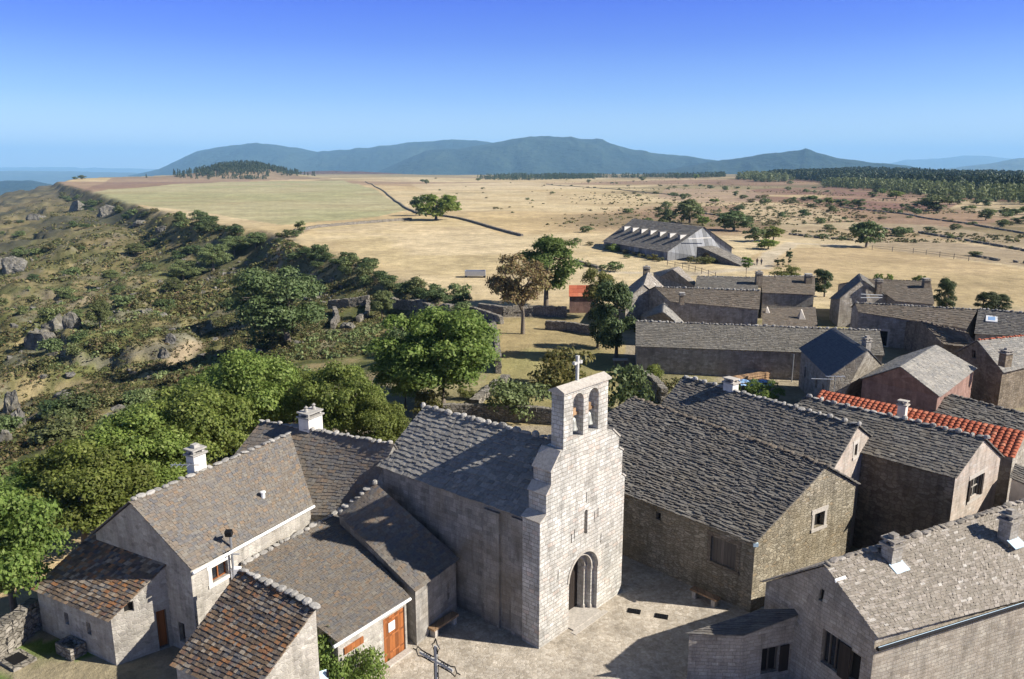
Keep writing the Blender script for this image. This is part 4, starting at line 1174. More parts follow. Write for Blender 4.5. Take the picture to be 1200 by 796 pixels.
    c = t.mix(t.math('MULTIPLY', t.ramp(f5.outputs[0], [(.48, 0.), (.62, 1.)]), .35), c, (.26, .19, .10))
    h = t.math('ADD', t.math('MULTIPLY', f2_.outputs[0], .4), f1.outputs[0])
    t.bsdf(c, .95, h, .8, .35, spec=.1)
    me.materials.append(t.m)
    o = bpy.data.objects.new('ground', me); COL.objects.link(o); o['kind'] = 'structure'
    return o


make_terrain()

# paving of the square
t = NT('square_paving')
p = world_coord(t)
vo = t.n('ShaderNodeTexVoronoi'); t.l(p, vo.inputs['Vector']); vo.inputs['Scale'].default_value = 5.5
ve = t.n('ShaderNodeTexVoronoi', feature='DISTANCE_TO_EDGE'); t.l(p, ve.inputs['Vector']); ve.inputs['Scale'].default_value = 5.5
sp_ = t.n('ShaderNodeSeparateColor'); t.l(vo.outputs['Color'], sp_.inputs[0])
c = t.ramp(sp_.outputs[0], [(0, (.36, .31, .245)), (.5, (.44, .385, .31)), (1, (.50, .445, .37))])
n_ = t.noise(p, .5, 5, .65); n2_ = t.noise(p, 9, 4, .6)
c = t.mix(1., c, t.ramp(n_.outputs[0], [(.3, .66), (.7, 1.18)]), 'MULTIPLY'); n3_ = t.noise(p, 1.7, 5, .7); c = t.mix(1., c, t.ramp(n3_.outputs[0], [(.3, .78), (.7, 1.14)]), 'MULTIPLY'); c = t.mix(1., c, t.ramp(n2_.outputs[0], [(.3, .8), (.7, 1.15)]), 'MULTIPLY')
mk = t.ramp(ve.outputs[0], [(.01, 1.), (.06, 0.)])
c = t.mix(t.math('MULTIPLY', mk, .35), c, (.30, .26, .20))
t.bsdf(c, .9, t.math('ADD', t.math('MULTIPLY', t.math('SUBTRACT', 1., mk), .5), n2_.outputs[0]), .6, .03, spec=.2)
M['paving'] = t.m
pv = MB(); pts = [(-9, 31), (-6.5, 26), (-6, 20), (16, 20), (16, 27), (13.5, 36), (8, 43), (3, 43), (-2, 36), (-6, 37)]
pv.add([(a, b, .012) for a, b in pts], [tuple(range(len(pts)))])
o = pv.build('square_paving', M['paving']); o['kind'] = 'structure'
t = NT('damp_concrete'); p = world_coord(t); n_ = t.noise(p, 1.2, 4)
t.bsdf(t.ramp(n_.outputs[0], [(.3, (.34, .35, .37)), (.7, (.46, .47, .49))]), .6, n_.outputs[0], .2, .02)
yc_ = at(197, 752, 0); pv = MB(); ring = []
for k in range(26):
    a = 2 * math.pi * k / 26; rr = .95 + .25 * math.sin(3 * a + 1) + .12 * math.sin(7 * a)
    ring.append((yc_.x + rr * math.cos(a) * .7, yc_.y + rr * math.sin(a) * 1.3, .016))
pv.add(ring, [tuple(range(26))]); o = pv.build('yard_concrete_paving', t.m); o['kind'] = 'structure'

# ================================================================== HILLS ON THE HORIZON
def hill_mat(name, c1, c2, sc):
    t = NT(name); p = world_coord(t)
    n1 = t.noise(p, sc, 6, .62); n2 = t.noise(p, sc * 9, 5, .65)
    c = t.ramp(n1.outputs[0], [(.38, c1), (.60, c2)])
    c = t.mix(1., c, t.ramp(n2.outputs[0], [(.3, .55), (.7, 1.4)]), 'MULTIPLY')
    t.bsdf(c, .95, n2.outputs[0], 1.0, 40, spec=.05)
    return t.m


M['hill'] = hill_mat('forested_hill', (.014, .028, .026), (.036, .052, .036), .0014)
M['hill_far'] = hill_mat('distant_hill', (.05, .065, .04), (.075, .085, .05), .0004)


def hills(sky, Yd, mat, depth_f=.30, base=-130, rough=60, seed=0):
    xs = np.array([p[0] for p in sky], float); ys = np.array([p[1] for p in sky], float)
    n = int((xs[-1] - xs[0]) / 1.6); X_ = np.linspace(xs[0], xs[-1], n); Y_ = np.interp(X_, xs, ys)
    Y_ = Y_ + (fbm(X_ / 14, X_ * 0 + seed, seed + 3, 4) - .5) * 1.6
    ss = np.linspace(-1, .8, 70); co = []
    P = [atY(a, b, Yd) for a, b in zip(X_, Y_)]
    pxs = np.array([p.x for p in P]); pz = np.array([p.z for p in P])
    for s in ss:
        f = 1 + s * depth_f
        u = pxs * f; v = np.full(n, Yd * f)
        hgt = (pz - base) * np.power(np.cos(np.clip(abs(s), 0, 1) * math.pi / 2) ** 2, .62 if s < 0 else 1.) + base
        rel = abs(s) * (1 - abs(s)) * 4
        rg = 1 - abs(fbm(u / (Yd * .045), v / (Yd * .16) + seed, seed, 5) - .5) * 2
        hgt = hgt + rel * rough * .42 * (rg - .62) * 4 * np.clip((pz - base) / 400, .2, 1.2)
        co.append(np.stack([u, v, hgt], -1))
    co = np.concatenate(co); m = len(ss); idx = np.arange(m * n).reshape(m, n)
    f = np.stack([idx[:-1, :-1], idx[:-1, 1:], idx[1:, 1:], idx[1:, :-1]], -1).reshape(-1, 4)
    me = bpy.data.meshes.new('hills'); me.from_pydata(co.tolist(), [], f.tolist()); me.update(); me.shade_smooth(); me.materials.append(mat)
    o = bpy.data.objects.new('hills', me); COL.objects.link(o); o['kind'] = 'structure'
    return o


hills([(150, 206), (185, 199), (205, 190), (230, 178.5), (262, 172), (300, 169.5), (325, 171), (345, 174), (372, 178), (400, 176), (440, 173.5), (480, 168), (520, 165), (560, 166), (600, 172), (680, 185), (760, 200)], 11500, M['hill'], .28, seed=3)
M['hill_heather'] = hill_mat('heather_rise', (.14, .085, .075), (.20, .13, .09), .004)
hills([(285, 208), (325, 203.5), (370, 200.5), (425, 201), (470, 204), (520, 208)], 3700, M['hill_heather'], .14, -20, 6, seed=51)
hills([(430, 206), (470, 190), (500, 178), (540, 174), (565, 170), (590, 165), (620, 160.5), (660, 162), (700, 163.5), (722, 170), (745, 177), (780, 181), (815, 185), (850, 190), (900, 206)], 9000, M['hill'], .30, seed=9)
hills([(740, 206), (790, 197), (830, 190), (862, 187), (900, 181), (928, 178.5), (938, 177), (944, 174.5), (950, 176), (957, 179), (985, 186), (1010, 190), (1050, 193), (1095, 199), (1140, 206)], 7000, M['hill'], .30, seed=15)
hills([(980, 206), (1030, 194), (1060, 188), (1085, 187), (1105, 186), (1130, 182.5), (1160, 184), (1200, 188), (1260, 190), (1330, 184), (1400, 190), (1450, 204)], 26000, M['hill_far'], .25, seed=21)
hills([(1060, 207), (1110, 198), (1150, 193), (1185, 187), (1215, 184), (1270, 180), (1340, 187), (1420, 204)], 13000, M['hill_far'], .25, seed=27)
hills([(-300, 216), (-180, 207), (-60, 211), (0, 212.5), (35, 212), (70, 218), (120, 228)], 6500, M['hill'], .3, -260, 50, seed=33)
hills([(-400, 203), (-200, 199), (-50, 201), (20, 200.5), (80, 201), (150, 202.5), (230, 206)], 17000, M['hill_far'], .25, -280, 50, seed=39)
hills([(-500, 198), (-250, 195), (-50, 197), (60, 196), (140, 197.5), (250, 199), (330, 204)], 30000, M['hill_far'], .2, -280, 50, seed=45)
# ================================================================== TREES AND PLANTS
def quads_mesh(name, cen, nrm, size, mat, seed, aspect=1.0):
    """leaf faces: one small rhombus per centre"""
    rg = np.random.RandomState(seed); n = len(cen)
    nrm = nrm / (np.linalg.norm(nrm, axis=1, keepdims=True) + 1e-9)
    a = np.cross(nrm, rg.normal(size=(n, 3))); a /= np.linalg.norm(a, axis=1, keepdims=True) + 1e-9
    b = np.cross(nrm, a)
    s = (size * rg.uniform(.6, 1.4, n))[:, None]
    vs = np.stack([cen - a * s, cen - b * s * .6 * aspect + nrm * s * .18, cen + a * s, cen + b * s * .6 * aspect + nrm * s * .18], 1).reshape(-1, 3)
    me = bpy.data.meshes.new(name)
    me.vertices.add(4 * n); me.vertices.foreach_set('co', vs.ravel())
    me.loops.add(4 * n); me.loops.foreach_set('vertex_index', np.arange(4 * n, dtype=np.int32))
    me.polygons.add(n); me.polygons.foreach_set('loop_start', np.arange(0, 4 * n, 4, dtype=np.int32)); me.polygons.foreach_set('loop_total', np.full(n, 4, np.int32))
    me.update(); me.materials.append(mat)
    return me


def crown_points(seed, n, rx, rz, zc, nclump, cr, shape='round', fill=.25):
    rg = np.random.RandomState(seed)
    cs = []
    while len(cs) < nclump:
        p = rg.uniform(-1, 1, 3); q = np.linalg.norm(p)
        if q > 1 or (q < .5 and rg.rand() > fill): continue
        if shape == 'cone':
            h = (p[2] + 1) / 2; p[:2] *= (1.05 - h) ** .8
        elif shape == 'poplar':
            h = (p[2] + 1) / 2; p[:2] *= .55 + .45 * math.sin(math.pi * min(1, h * .9 + .1))
        elif p[2] < -.35 and shape != 'full':
            p[2] *= .75
        cs.append(p)
    cs = np.array(cs); C = cs * np.array([rx, rx, rz]) * np.array([1, 1, 1]) * .84 + np.array([0, 0, zc])
    C[:, 0] += rg.normal(0, .08 * rx); C[:, 1] += rg.normal(0, .08 * rx)
    r = cr * rg.uniform(.5, 1.55, nclump)
    k = rg.choice(nclump, n, p=r ** 2 / np.sum(r ** 2))
    u = rg.normal(size=(n, 3)); u /= np.linalg.norm(u, axis=1, keepdims=True)
    u[:, 2] = np.where(u[:, 2] < -.3, -u[:, 2] * .7, u[:, 2])
    rad = r[k] * rg.uniform(.4, 1.0, n) ** .6 * np.where(rg.rand(n) < .12, 1.25, 1.)
    P = C[k] + u * rad[:, None] * np.array([1, 1, .75])
    N = u + rg.normal(0, .55, (n, 3)) + np.array([0, 0, .35])
    return P, N, C


def trunk_mesh(name, seed, h, r, C, nlimb=9):
    rg = random.Random(seed); mb = MB()
    top = V((rg.uniform(-.3, .3), rg.uniform(-.3, .3), h * .62))
    pts = [V((0, 0, -.8)), V((0, 0, .05)), V((rg.uniform(-.1, .1), rg.uniform(-.1, .1), h * .25)), top * .72 + V((0, 0, 0)), top]
    mb.tube(pts, [r * 1.5, r * 1.15, r * .85, r * .6, r * .3], 9)
    for i in range(nlimb):
        c = V(C[rg.randrange(len(C))]); s = pts[2].lerp(pts[4], rg.uniform(0, .95))
        if c.z < s.z * .9: c.z = s.z + .3
        m = s.lerp(c, .5) + V((rg.uniform(-.25, .25), rg.uniform(-.25, .25), rg.uniform(.0, .35)))
        mb.tube([s, m, c], [r * .42, r * .26, r * .08], 6)
        for q in range(2):
            e = c + V((rg.uniform(-1, 1), rg.uniform(-1, 1), rg.uniform(-.2, .8))) * h * .09
            mb.tube([m.lerp(c, .4), e], [r * .17, r * .04], 5)
    return mb.mesh(name, M['bark'], smooth=True)


PROTO = {}


def proto(key, seed, n, h, rx, rz, zc, ncl, cr, leaf, mat, r=.22, shape='round', fill=.3, nl=9):
    P, N, C = crown_points(seed, n, rx, rz, zc, ncl, cr, shape, fill)
    PROTO[key] = (trunk_mesh('trunk', seed, h, r, C, nl), quads_mesh('crown', P, N, np.full(n, leaf), M[mat], seed), h, rx * 2)


for i in range(5):
    proto('ash%d' % i, 100 + i, 26000, 8.0, 4.2, 3.9, 4.3, 80, 1.0, .125, 'leaf_ash', .2, fill=.35, nl=12)
for i in range(2):
    proto('oak%d' % i, 120 + i, 14000, 8.0, 4.1, 3.8, 4.3, 60, .95, .14, 'leaf_oak', .26, fill=.25, nl=12)
proto('poplar', 130, 12000, 11.0, 4.0, 4.9, 6.4, 60, 1.0, .16, 'leaf_poplar', .3, 'poplar', .3, 12)
proto('brown', 131, 9000, 8.0, 4.1, 3.2, 5.0, 46, .9, .14, 'leaf_brown', .22, fill=.3, nl=16)
proto('dark', 132, 12000, 8.0, 3.0, 4.0, 4.2, 46, .9, .14, 'leaf_dark', .22, 'poplar', .4)
proto('yellow', 133, 9000, 6.0, 3.6, 2.6, 3.2, 40, .9, .13, 'leaf_yellow', .16, fill=.3)
for i in range(3):
    proto('far%d' % i, 140 + i, 2200, 8.0, 3.9, 4.0, 3.9, 34, 1.15, .34, ('leaf_oak', 'leaf_ash', 'leaf_oak')[i], .25, 'full', nl=4)
proto('cypress', 150, 1500, 6.0, 1.2, 3.0, 3.2, 20, .5, .2, 'leaf_dark', .12, 'poplar', .5, 3)
proto('lollipop', 151, 1500, 5.5, 1.5, 1.9, 3.8, 16, .6, .18, 'leaf_ash', .11, nl=4)


def shrub_mesh(seed, n, mat, leaf=.1, ncl=14, flat=.7):
    P, N, C = crown_points(seed, n, 1.0, flat, flat * .75, ncl, .36, 'round', .4)
    P[:, 2] = np.maximum(P[:, 2], .02)
    return quads_mesh('foliage', P, N, np.full(n, leaf), M[mat], seed)


def stem_mesh(seed):
    rg = random.Random(seed); mb = MB()
    for k in range(5):
        a = rg.uniform(0, 6.28); mb.tube([V((0, 0, -.3)), V((math.cos(a) * .2, math.sin(a) * .2, .35)), V((math.cos(a) * .55, math.sin(a) * .55, .8))], [.05, .035, .012], 5)
    return mb.mesh('stem', M['bark'])


SH = {'heath': [shrub_mesh(200 + i, 700, 'leaf_heath', .085) for i in range(3)], 'oak': [shrub_mesh(210 + i, 1100, 'leaf_oak', .085, 18) for i in range(3)],
      'dark': [shrub_mesh(220 + i, 1100, 'leaf_dark', .08, 18) for i in range(2)], 'yellow': [shrub_mesh(230 + i, 2600, 'leaf_yellow', .06, 22, .8) for i in range(2)],
      'green': [shrub_mesh(240 + i, 2600, 'leaf_ash', .06, 22, .85) for i in range(2)], 'grey': [shrub_mesh(250, 3000, 'leaf_oak', .06, 22, .8)]}
STEM = stem_mesh(5)
cnt = [0]


def child(name, me, par):
    o = bpy.data.objects.new(name, me); COL.objects.link(o); o.parent = par
    return o


def tree(kind, base, h, wid, label, cat='tree', group=None, name='tree', rot=None, trunk=True):
    tm, cm, H_, W_ = PROTO[kind]; cnt[0] += 1
    t = thing(name, label, cat, base, group)
    t.scale = (wid / W_, wid / W_, h / H_); t.rotation_euler = (0, 0, rnd.uniform(0, 6.28) if rot is None else rot)
    if trunk: child('trunk', tm, t)
    child('crown', cm, t)
    return t


def ptree(kind, px, pyb, pyt, wpx, label, group=None, name='tree', **k):
    b = ground_at(px, pyb); top = atY(px, pyt, b.y).z
    h = max(top - b.z, .6); w = wpx * (b - CAM).dot(FW) / FPX
    return tree(kind, b, h, w, label, group=group, name=name, **k)


def shrub(kind, base, h, w, label, cat='shrub', group=None, name='shrub', i=None, stem=False):
    if 'plateau' in label or 'straw field in' in label: name, cat = 'moor_bush', 'bush'
    ms = SH[kind]; me = ms[rnd.randrange(len(ms)) if i is None else i]
    t = thing(name, label, cat, base, group); t.scale = (w / 2, w / 2, h / 1.35); t.rotation_euler = (0, 0, rnd.uniform(0, 6.28))
    child('foliage', me, t)
    if stem: child('stem', STEM, t)
    return t


def pshrub(kind, px, pyb, pyt, wpx, label, **k):
    b = ground_at(px, pyb); h = max(.3, atY(px, pyt, b.y).z - b.z); w = wpx * (b - CAM).dot(FW) / FPX
    return shrub(kind, b, h, w, label, **k)


BG = 'ash trees crowding behind the farmhouse'
for (k, px, pb, pt, w, lab) in [
    ('ash0', 18, 722, 556, 150, 'leafy green tree at the lower left edge, its trunk showing behind the small shed'),
    ('ash1', 100, 640, 515, 150, 'rounded green tree between the shed roof and the dark gully, second from the left edge'),
    ('ash2', 165, 600, 482, 140, 'bushy green tree just left of the small white chimney of the farmhouse'),
    ('ash3', 232, 570, 448, 135, 'green tree rising directly behind the small white chimney'),
    ('ash4', 303, 530, 408, 120, 'tall light green tree behind the left end of the cross wing ridge'),
    ('ash2', 400, 535, 424, 100, 'green tree rising behind the big white double-pot chimney'),
    ('ash1', 45, 600, 540, 110, 'low green tree at the left edge below the grey rock cliff'),
    ('ash3', 262, 500, 428, 100, 'pale green tree in the second row, above the tree behind the small chimney'),
    ('ash0', 195, 530, 470, 105, 'green tree in the second row near the brown gully bank'),
    ('ash4', 345, 500, 432, 90, 'small green tree filling the gap between the light green tree and the double-pot chimney'),
    ('ash1', 440, 545, 462, 80, 'darker green tree at the back corner of the church roof'),
]:
    ptree(k, px, pb, pt, w, lab, BG, 'ash_tree')
ptree('ash3', 520, 478, 356, 150, 'large spreading green tree standing alone behind the church roof', name='broad_tree', rot=1.0)
ptree('ash4', 475, 480, 400, 80, 'shadowed side tree leaning against the large spreading tree on its left', name='broad_tree')
ptree('oak0', 338, 408, 308, 112, 'grey-green oak standing on the grassy slope beside the ruined walls', name='oak_tree')
ptree('oak1', 308, 382, 312, 66, 'smaller grey-green oak touching the left side of the slope oak', name='oak_tree')
ptree('poplar', 640, 360, 266, 76, 'tall bright green tree beside the brown tree in the garden meadow', name='poplar_tree')
ptree('brown', 612.5, 391.5, 297, 84, 'brown leaved tree with a bare lower trunk in the garden meadow', name='autumn_tree')
ptree('dark', 722, 420, 322, 56, 'dense dark tree against the end of the long barn', name='evergreen_tree')
ptree('dark', 700, 408, 352, 40, 'smaller dark tree on the left flank of the dense dark tree', name='evergreen_tree')
ptree('yellow', 700, 372, 308, 44, 'thin pale half bare tree between the red roofed hut and the dark tree', name='pale_tree')
ptree('far1', 511, 258, 222, 52, 'round tree clump alone at the corner of the field walls', name='field_tree')
ptree('far0', 492, 253, 226, 26, 'small tree touching the left of the round field clump', name='field_tree')
ptree('far0', 352, 274, 257, 15, 'tiny lone tree at the rim of the gorge by the mown field', name='field_tree')
pshrub('yellow', 660, 458, 405, 76, 'yellow-green round shrub directly behind the gable cross', stem=True)
pshrub('grey', 606, 488, 444, 68, 'grey-green low bush left of the bell arcade', i=0)
pshrub('dark', 738, 486, 424, 62, 'dark bush between the bell arcade and the long barn wall')
pshrub('green', 765, 447, 428, 24, 'small bright plant at the foot of the long barn wall')
pshrub('yellow', 508, 490, 456, 48, 'yellowing bush at the foot of the large spreading tree')
pshrub('yellow', 548, 468, 450, 22, 'small yellowing bush beside the stone garden wall')
pshrub('heath', 785, 462, 440, 36, 'straw-coloured weedy bush under the long barn wall')
for (px, pb, pt, w, lab) in [(905, 470, 448, 26, 'bright green potted shrub in the shaded court, nearest the slate house'), (880, 466, 446, 22, 'bright green plant in front of the blue sheet in the shaded court'), (893, 476, 458, 22, 'bright green low plant against the white ridge stones'), (860, 463, 450, 16, 'small plant beside the white chimney in the shaded court')]:
    pshrub('green', px, pb, pt, w, lab)
pshrub('green', 388, 806, 742, 62, 'leafy bush in front of the store house wall beside the square', stem=True)
pshrub('green', 425, 812, 766, 56, 'lower right part of the leafy planting by the square, beside the iron cross', stem=True)
pshrub('green', 366, 818, 770, 30, 'small leafy shrub beside the notice board at the bottom edge')
for (px, pb, pt, w, k, lab) in [(1108, 372, 324, 26, 'dark', 'dark round-topped tree in the meadow edge beyond the long house'), (1150, 372, 340, 26, 'dark', 'dark bushy tree beyond the skylight house, left of its pair'), (1168, 372, 344, 28, 'dark', 'dark bushy tree beyond the skylight house, right of its pair'), (966, 348, 314, 26, 'dark', 'dark tree between the end house and the gabled house')]:
    ptree(k, px, pb, pt, w, lab, name='garden_tree')
for (px, pb, pt, w, lab) in [(1029, 338, 318, 12, 'small dark tree behind the gabled house roof, left of a pair'), (1041, 338, 318, 10, 'small dark tree behind the gabled house roof, right of a pair'), (1075, 338, 320, 16, 'small dark tree behind the meadow wing ridge')]:
    ptree('far1', px, pb, pt, w, lab, name='garden_tree')
ptree('lollipop', 874, 325, 301, 12, 'small round tree on a thin trunk beside the meadow track', name='young_tree')
ptree('cypress', 924, 312, 288, 7, 'slim dark cypress beside the meadow track', name='cypress_tree')
ptree('cypress', 911, 313, 301, 7, 'short dark cypress left of the slim one', name='cypress_tree')
ptree('cypress', 917, 313, 300, 5, 'thinnest little cypress between the other two', name='cypress_tree')
pshrub('yellow', 920, 327, 311, 34, 'flower-dotted green bush behind the end house')
pshrub('green', 1009, 384, 375, 9, 'little bright shrub behind the slate house ridge')

# scrub on the gorge slopes -------------------------------------------------
GS = 'shrubs scattered over the dry gorge slope'
k = 0; tries = 0
while k < 130 and tries < 6000:
    tries += 1
    px = rnd.uniform(-10, 520); py = rnd.uniform(218, 520)
    b = ground_at(px, py); d = float(rimdist(np.array([b.x]), np.array([b.y]))[0]); r = math.hypot(b.x, b.y)
    if d < 3 or r > 700 or r < 70 or (360 < px < 460 and py > 385): continue
    if vnoise(np.array([b.x / 18]), np.array([b.y / 18]), 77)[0] < .5: continue
    kind = rnd.choice(['oak', 'oak', 'dark', 'heath', 'heath'])
    w = rnd.uniform(1.6, 4.4) * (1 + r / 700); h = w * rnd.uniform(.4, .7)
    shrub(kind, b - Z * .15, h, w, 'low rounded shrub on the dry rocky gorge slope', group=GS); k += 1
# dark growth and crags along the rim
rp_l = [(70, 226), (100, 236), (150, 246), (205, 254), (260, 262), (345, 280)]
for q in range(52):
    i = rnd.randrange(len(rp_l) - 1); t_ = rnd.random(); px = rp_l[i][0] + (rp_l[i + 1][0] - rp_l[i][0]) * t_; py = rp_l[i][1] + (rp_l[i + 1][1] - rp_l[i][1]) * t_ + rnd.uniform(-3, 13)
    b = ground_at(px, py); w = rnd.uniform(2.0, 4.6) * (1 + math.hypot(b.x, b.y) / 700)
    if rimdist(np.array([b.x]), np.array([b.y]))[0] < -6: continue
    shrub(rnd.choice(['oak', 'dark', 'dark', 'heath']), b - Z * .2, w * rnd.uniform(.4, .7), w, 'dark shrub in the band along the gorge rim under the mown field', group='shrubs along the gorge rim')
# shrubs on the shaded bank under the straw field
for q in range(46):
    t_ = rnd.random(); px = 345 + 205 * t_ + rnd.uniform(-8, 8); py = 292 + 66 * t_ + rnd.uniform(-7, 14)
    b = ground_at(px, py); w = rnd.uniform(2.4, 5.0)
    shrub(rnd.choice(['oak', 'dark', 'dark']), b - Z * .2, w * rnd.uniform(.45, .7), w, 'dark shrub on the shaded bank below the straw field', group='shrubs on the bank below the straw field')
for (px, py, pt, w) in [(448, 372, 340, 30), (215, 330, 305, 40), (250, 318, 285, 42), (275, 300, 276, 40), (205, 345, 325, 26), (118, 385, 352, 30), (160, 300, 285, 26), (130, 330, 316, 22), (300, 290, 272, 30), (90, 375, 362, 20), (238, 262, 248, 18), (210, 262, 247, 16)]:
    ptree(rnd.choice(['oak0', 'oak1']), px, py, pt, w, 'small scrubby oak on the dry gorge slope', 'scrub oaks on the gorge slope', 'scrub_oak', trunk=True)


def scatter_stuff(name, pts, seed, mat, n_each, size, hgt, leaf):
    """ground cover of many small tufts as one object"""
    rg = np.random.RandomState(seed); P = np.array(pts); m = len(P)
    sc = size * rg.uniform(.5, 1.6, m)
    k = np.repeat(np.arange(m), n_each); n = len(k)
    u = rg.normal(size=(n, 3)); u /= np.linalg.norm(u, axis=1, keepdims=True); u[:, 2] = np.abs(u[:, 2])
    C = P[k] + u * sc[k][:, None] * np.array([1, 1, hgt]) * rg.uniform(.5, 1, n)[:, None]
    me = quads_mesh(name, C, u + rg.normal(0, .4, (n, 3)), leaf * sc[k] / size, M[mat], seed)
    o = bpy.data.objects.new(name, me); COL.objects.link(o); o['kind'] = 'stuff'
    return o


def slope_points(n, seed, dmin, rmax, thr, sc, rmin=45, band=(218, 560), px0=-20, px1=560):
    rg = np.random.RandomState(seed)
    # uniform over ground with density falling with distance
    az = np.radians(rg.uniform(-40, 6, n)); r = rmin * (rmax / rmin) ** rg.uniform(0, 1, n) 
    x = r * np.sin(az); y = r * np.cos(az); d = rimdist(x, y)
    ok = (d > dmin) & (vnoise(x / sc, y / sc, seed) > thr) & ~((x > -34) & (y < 52)) & ~((x > -33) & (x < -6) & (y > 74) & (y < 106))
    x = x[ok]; y = y[ok]
    return np.stack([x, y, tz(x, y)], -1)


scatter_stuff('heath', slope_points(80000, 307, 1, 300, .25, 5), 307, 'leaf_heath', 6, .28, .7, .13)
scatter_stuff('heath', slope_points(52000, 301, 2, 420, .52, 7), 301, 'leaf_heath', 14, .42, .7, .14)
scatter_stuff('heath', slope_points(14000, 303, 2, 420, .56, 12), 303, 'leaf_oak', 18, .7, .75, .18)
scatter_stuff('heath', slope_points(16000, 305, 2, 1000, .42, 25, 180), 305, 'leaf_heath', 12, 1.2, .6, .42)


# trees scattered over the plateau -----------------------------------------
PG = 'trees and bushes dotted over the far dry plateau'
spots = [(1015, 290, 258, 32), (808, 262, 232, 30), (782, 262, 244, 18), (823, 264, 252, 12), (860, 270, 246, 40), (895, 283, 262, 44), (900, 292, 278, 22), (872, 262, 252, 18), (800, 234, 226, 8), (862, 230, 223, 6), (998, 240, 233, 16), (1006, 242, 232, 14), (1022, 232, 224, 10), (1098, 246, 226, 34), (1080, 242, 230, 22), (1118, 240, 228, 22), (1150, 240, 230, 24), (1180, 250, 243, 40), (1155, 258, 244, 16), (1175, 266, 256, 12), (1195, 252, 240, 26), (1050, 232, 222, 16), (1030, 228, 220, 14), (948, 236, 228, 20), (965, 240, 230, 22), (985, 242, 232, 16), (690, 209, 203, 9), (792, 208, 202, 6), (815, 210, 203, 6), (742, 209, 205, 6), (752, 212, 206, 8), (690, 214, 210, 5), (620, 212, 207, 6), (500, 216, 210, 6), (495, 214, 210, 5), (96, 211, 205, 8), (88, 211, 207, 6), (560, 212, 208, 5), (1060, 244, 238, 12), (1135, 246, 240, 16), (925, 238, 230, 16), (1200, 262, 250, 30), (775, 268, 256, 14), (760, 262, 254, 10), (838, 238, 232, 10)]
for (px, pb, pt, w) in spots:
    n_ = max(1, int(round(w / (1.15 * (pb - pt)))))
    for q in range(n_):
        hq = (pb - pt) * (1 if q == n_ // 2 else rnd.uniform(.6, .95))
        ptree('far%d' % rnd.randrange(3), px + (q - (n_ - 1) / 2) * w / n_, pb + rnd.uniform(-.8, .8), pb - hq, w / n_ * 1.25, 'distant tree on the dry plateau beyond the village', PG, 'plateau_tree')
k = 0
while k < 110:
    px = rnd.gauss(930, 150); py = 215 + abs(rnd.gauss(0, 34))
    if not (640 < px < 1210 and 214 < py < 288) or (px > 880 and py > 280) or (690 < px < 880 and py > 258): continue
    b = ground_at(px, py)
    if vnoise(np.array([b.x / 60]), np.array([b.y / 90]), 88)[0] < .42: continue
    w = rnd.uniform(1.5, 5.0) * (1 + b.y / 900)
    shrub(rnd.choice(['heath', 'oak', 'oak', 'dark']), b - Z * .1, w * rnd.uniform(.3, .6), w, 'small bush on the dry plateau beyond the plank hangar', group='bushes on the dry plateau'); k += 1
k = 0
while k < 50:
    px = rnd.uniform(500, 800); py = rnd.uniform(208, 250)
    b = ground_at(px, py); w = rnd.uniform(1.0, 2.6) * (1 + b.y / 900)
    shrub(rnd.choice(['heath', 'oak']), b - Z * .1, w * .5, w, 'tiny bush on the pale straw field in the distance', group='tiny bushes on the far straw field'); k += 1
# hedge and bushes round the hangar
for (px, pb, w, k_) in [(712, 293, 12, 'oak'), (722, 295, 14, 'green'), (735, 298, 10, 'heath'), (745, 300, 9, 'heath'), (752, 302, 9, 'heath'), (764, 305, 12, 'yellow'), (773, 307, 10, 'heath'), (815, 309, 16, 'heath'), (828, 309, 16, 'yellow'), (838, 308, 14, 'heath'), (720, 318, 20, 'oak'), (706, 316, 10, 'oak'), (735, 303, 8, 'dark'), (676, 285, 10, 'oak'), (690, 288, 9, 'heath')]:
    pshrub(k_, px, pb, pb - w * .62, w * 1.2, 'low bush along the wall of the plank hangar', group='bushes along the plank hangar')


# dry scrub covering the moor
rg_ = np.random.RandomState(77); n_ = 9500; az_ = np.radians(2 + 34 * rg_.uniform(0, 1, n_) ** .55); r_ = 190 * (1500 / 190) ** rg_.uniform(0, 1, n_)
x_ = r_ * np.sin(az_); y_ = r_ * np.cos(az_); mk_ = fbm(x_ / 70, y_ / 45, 55)
ok_ = (mk_ > .55) & ~((y_ < 215) & (x_ > 15) & (x_ < 75)) & ~((y_ < 235) & (x_ > 60)); x_ = x_[ok_]; y_ = y_[ok_]
scatter_stuff('moor_scrub', np.stack([x_, y_, tz(x_, y_)], -1), 310, 'leaf_heath', 9, .75, .55, .34)
# woods far off (uncountable) ----------------------------------------------
def wood(name, base, hgt, seed, conifer=.6, faces=100, mat='leaf_pine'):
    rg = np.random.RandomState(seed); cen = []; nr = []; sz = []
    for (x, y, z), h in zip(base, hgt):
        con = rg.rand() < conifer; w = h * (.24 if con else .42)
        t_ = rg.uniform(0, 1, faces); a = rg.uniform(0, 6.283, faces)
        rad = w * (1.02 - t_) * 1.1 if con else w * np.sqrt(np.clip(1 - (2 * t_ - 1) ** 2, .05, 1)) * 1.0
        rad = rad * rg.uniform(.5, 1.1, faces)
        cen.append(np.stack([x + rad * np.cos(a), y + rad * np.sin(a), z + h * (.1 + .9 * t_)], -1))
        nr.append(np.stack([np.cos(a), np.sin(a), .5 + 0 * a], -1) + rg.normal(0, .4, (faces, 3))); sz.append(np.full(faces, h * .085))
    me = quads_mesh(name, np.concatenate(cen), np.concatenate(nr), np.concatenate(sz), M[mat], seed)
    o = bpy.data.objects.new(name, me); COL.objects.link(o); o['kind'] = 'stuff'
    return o


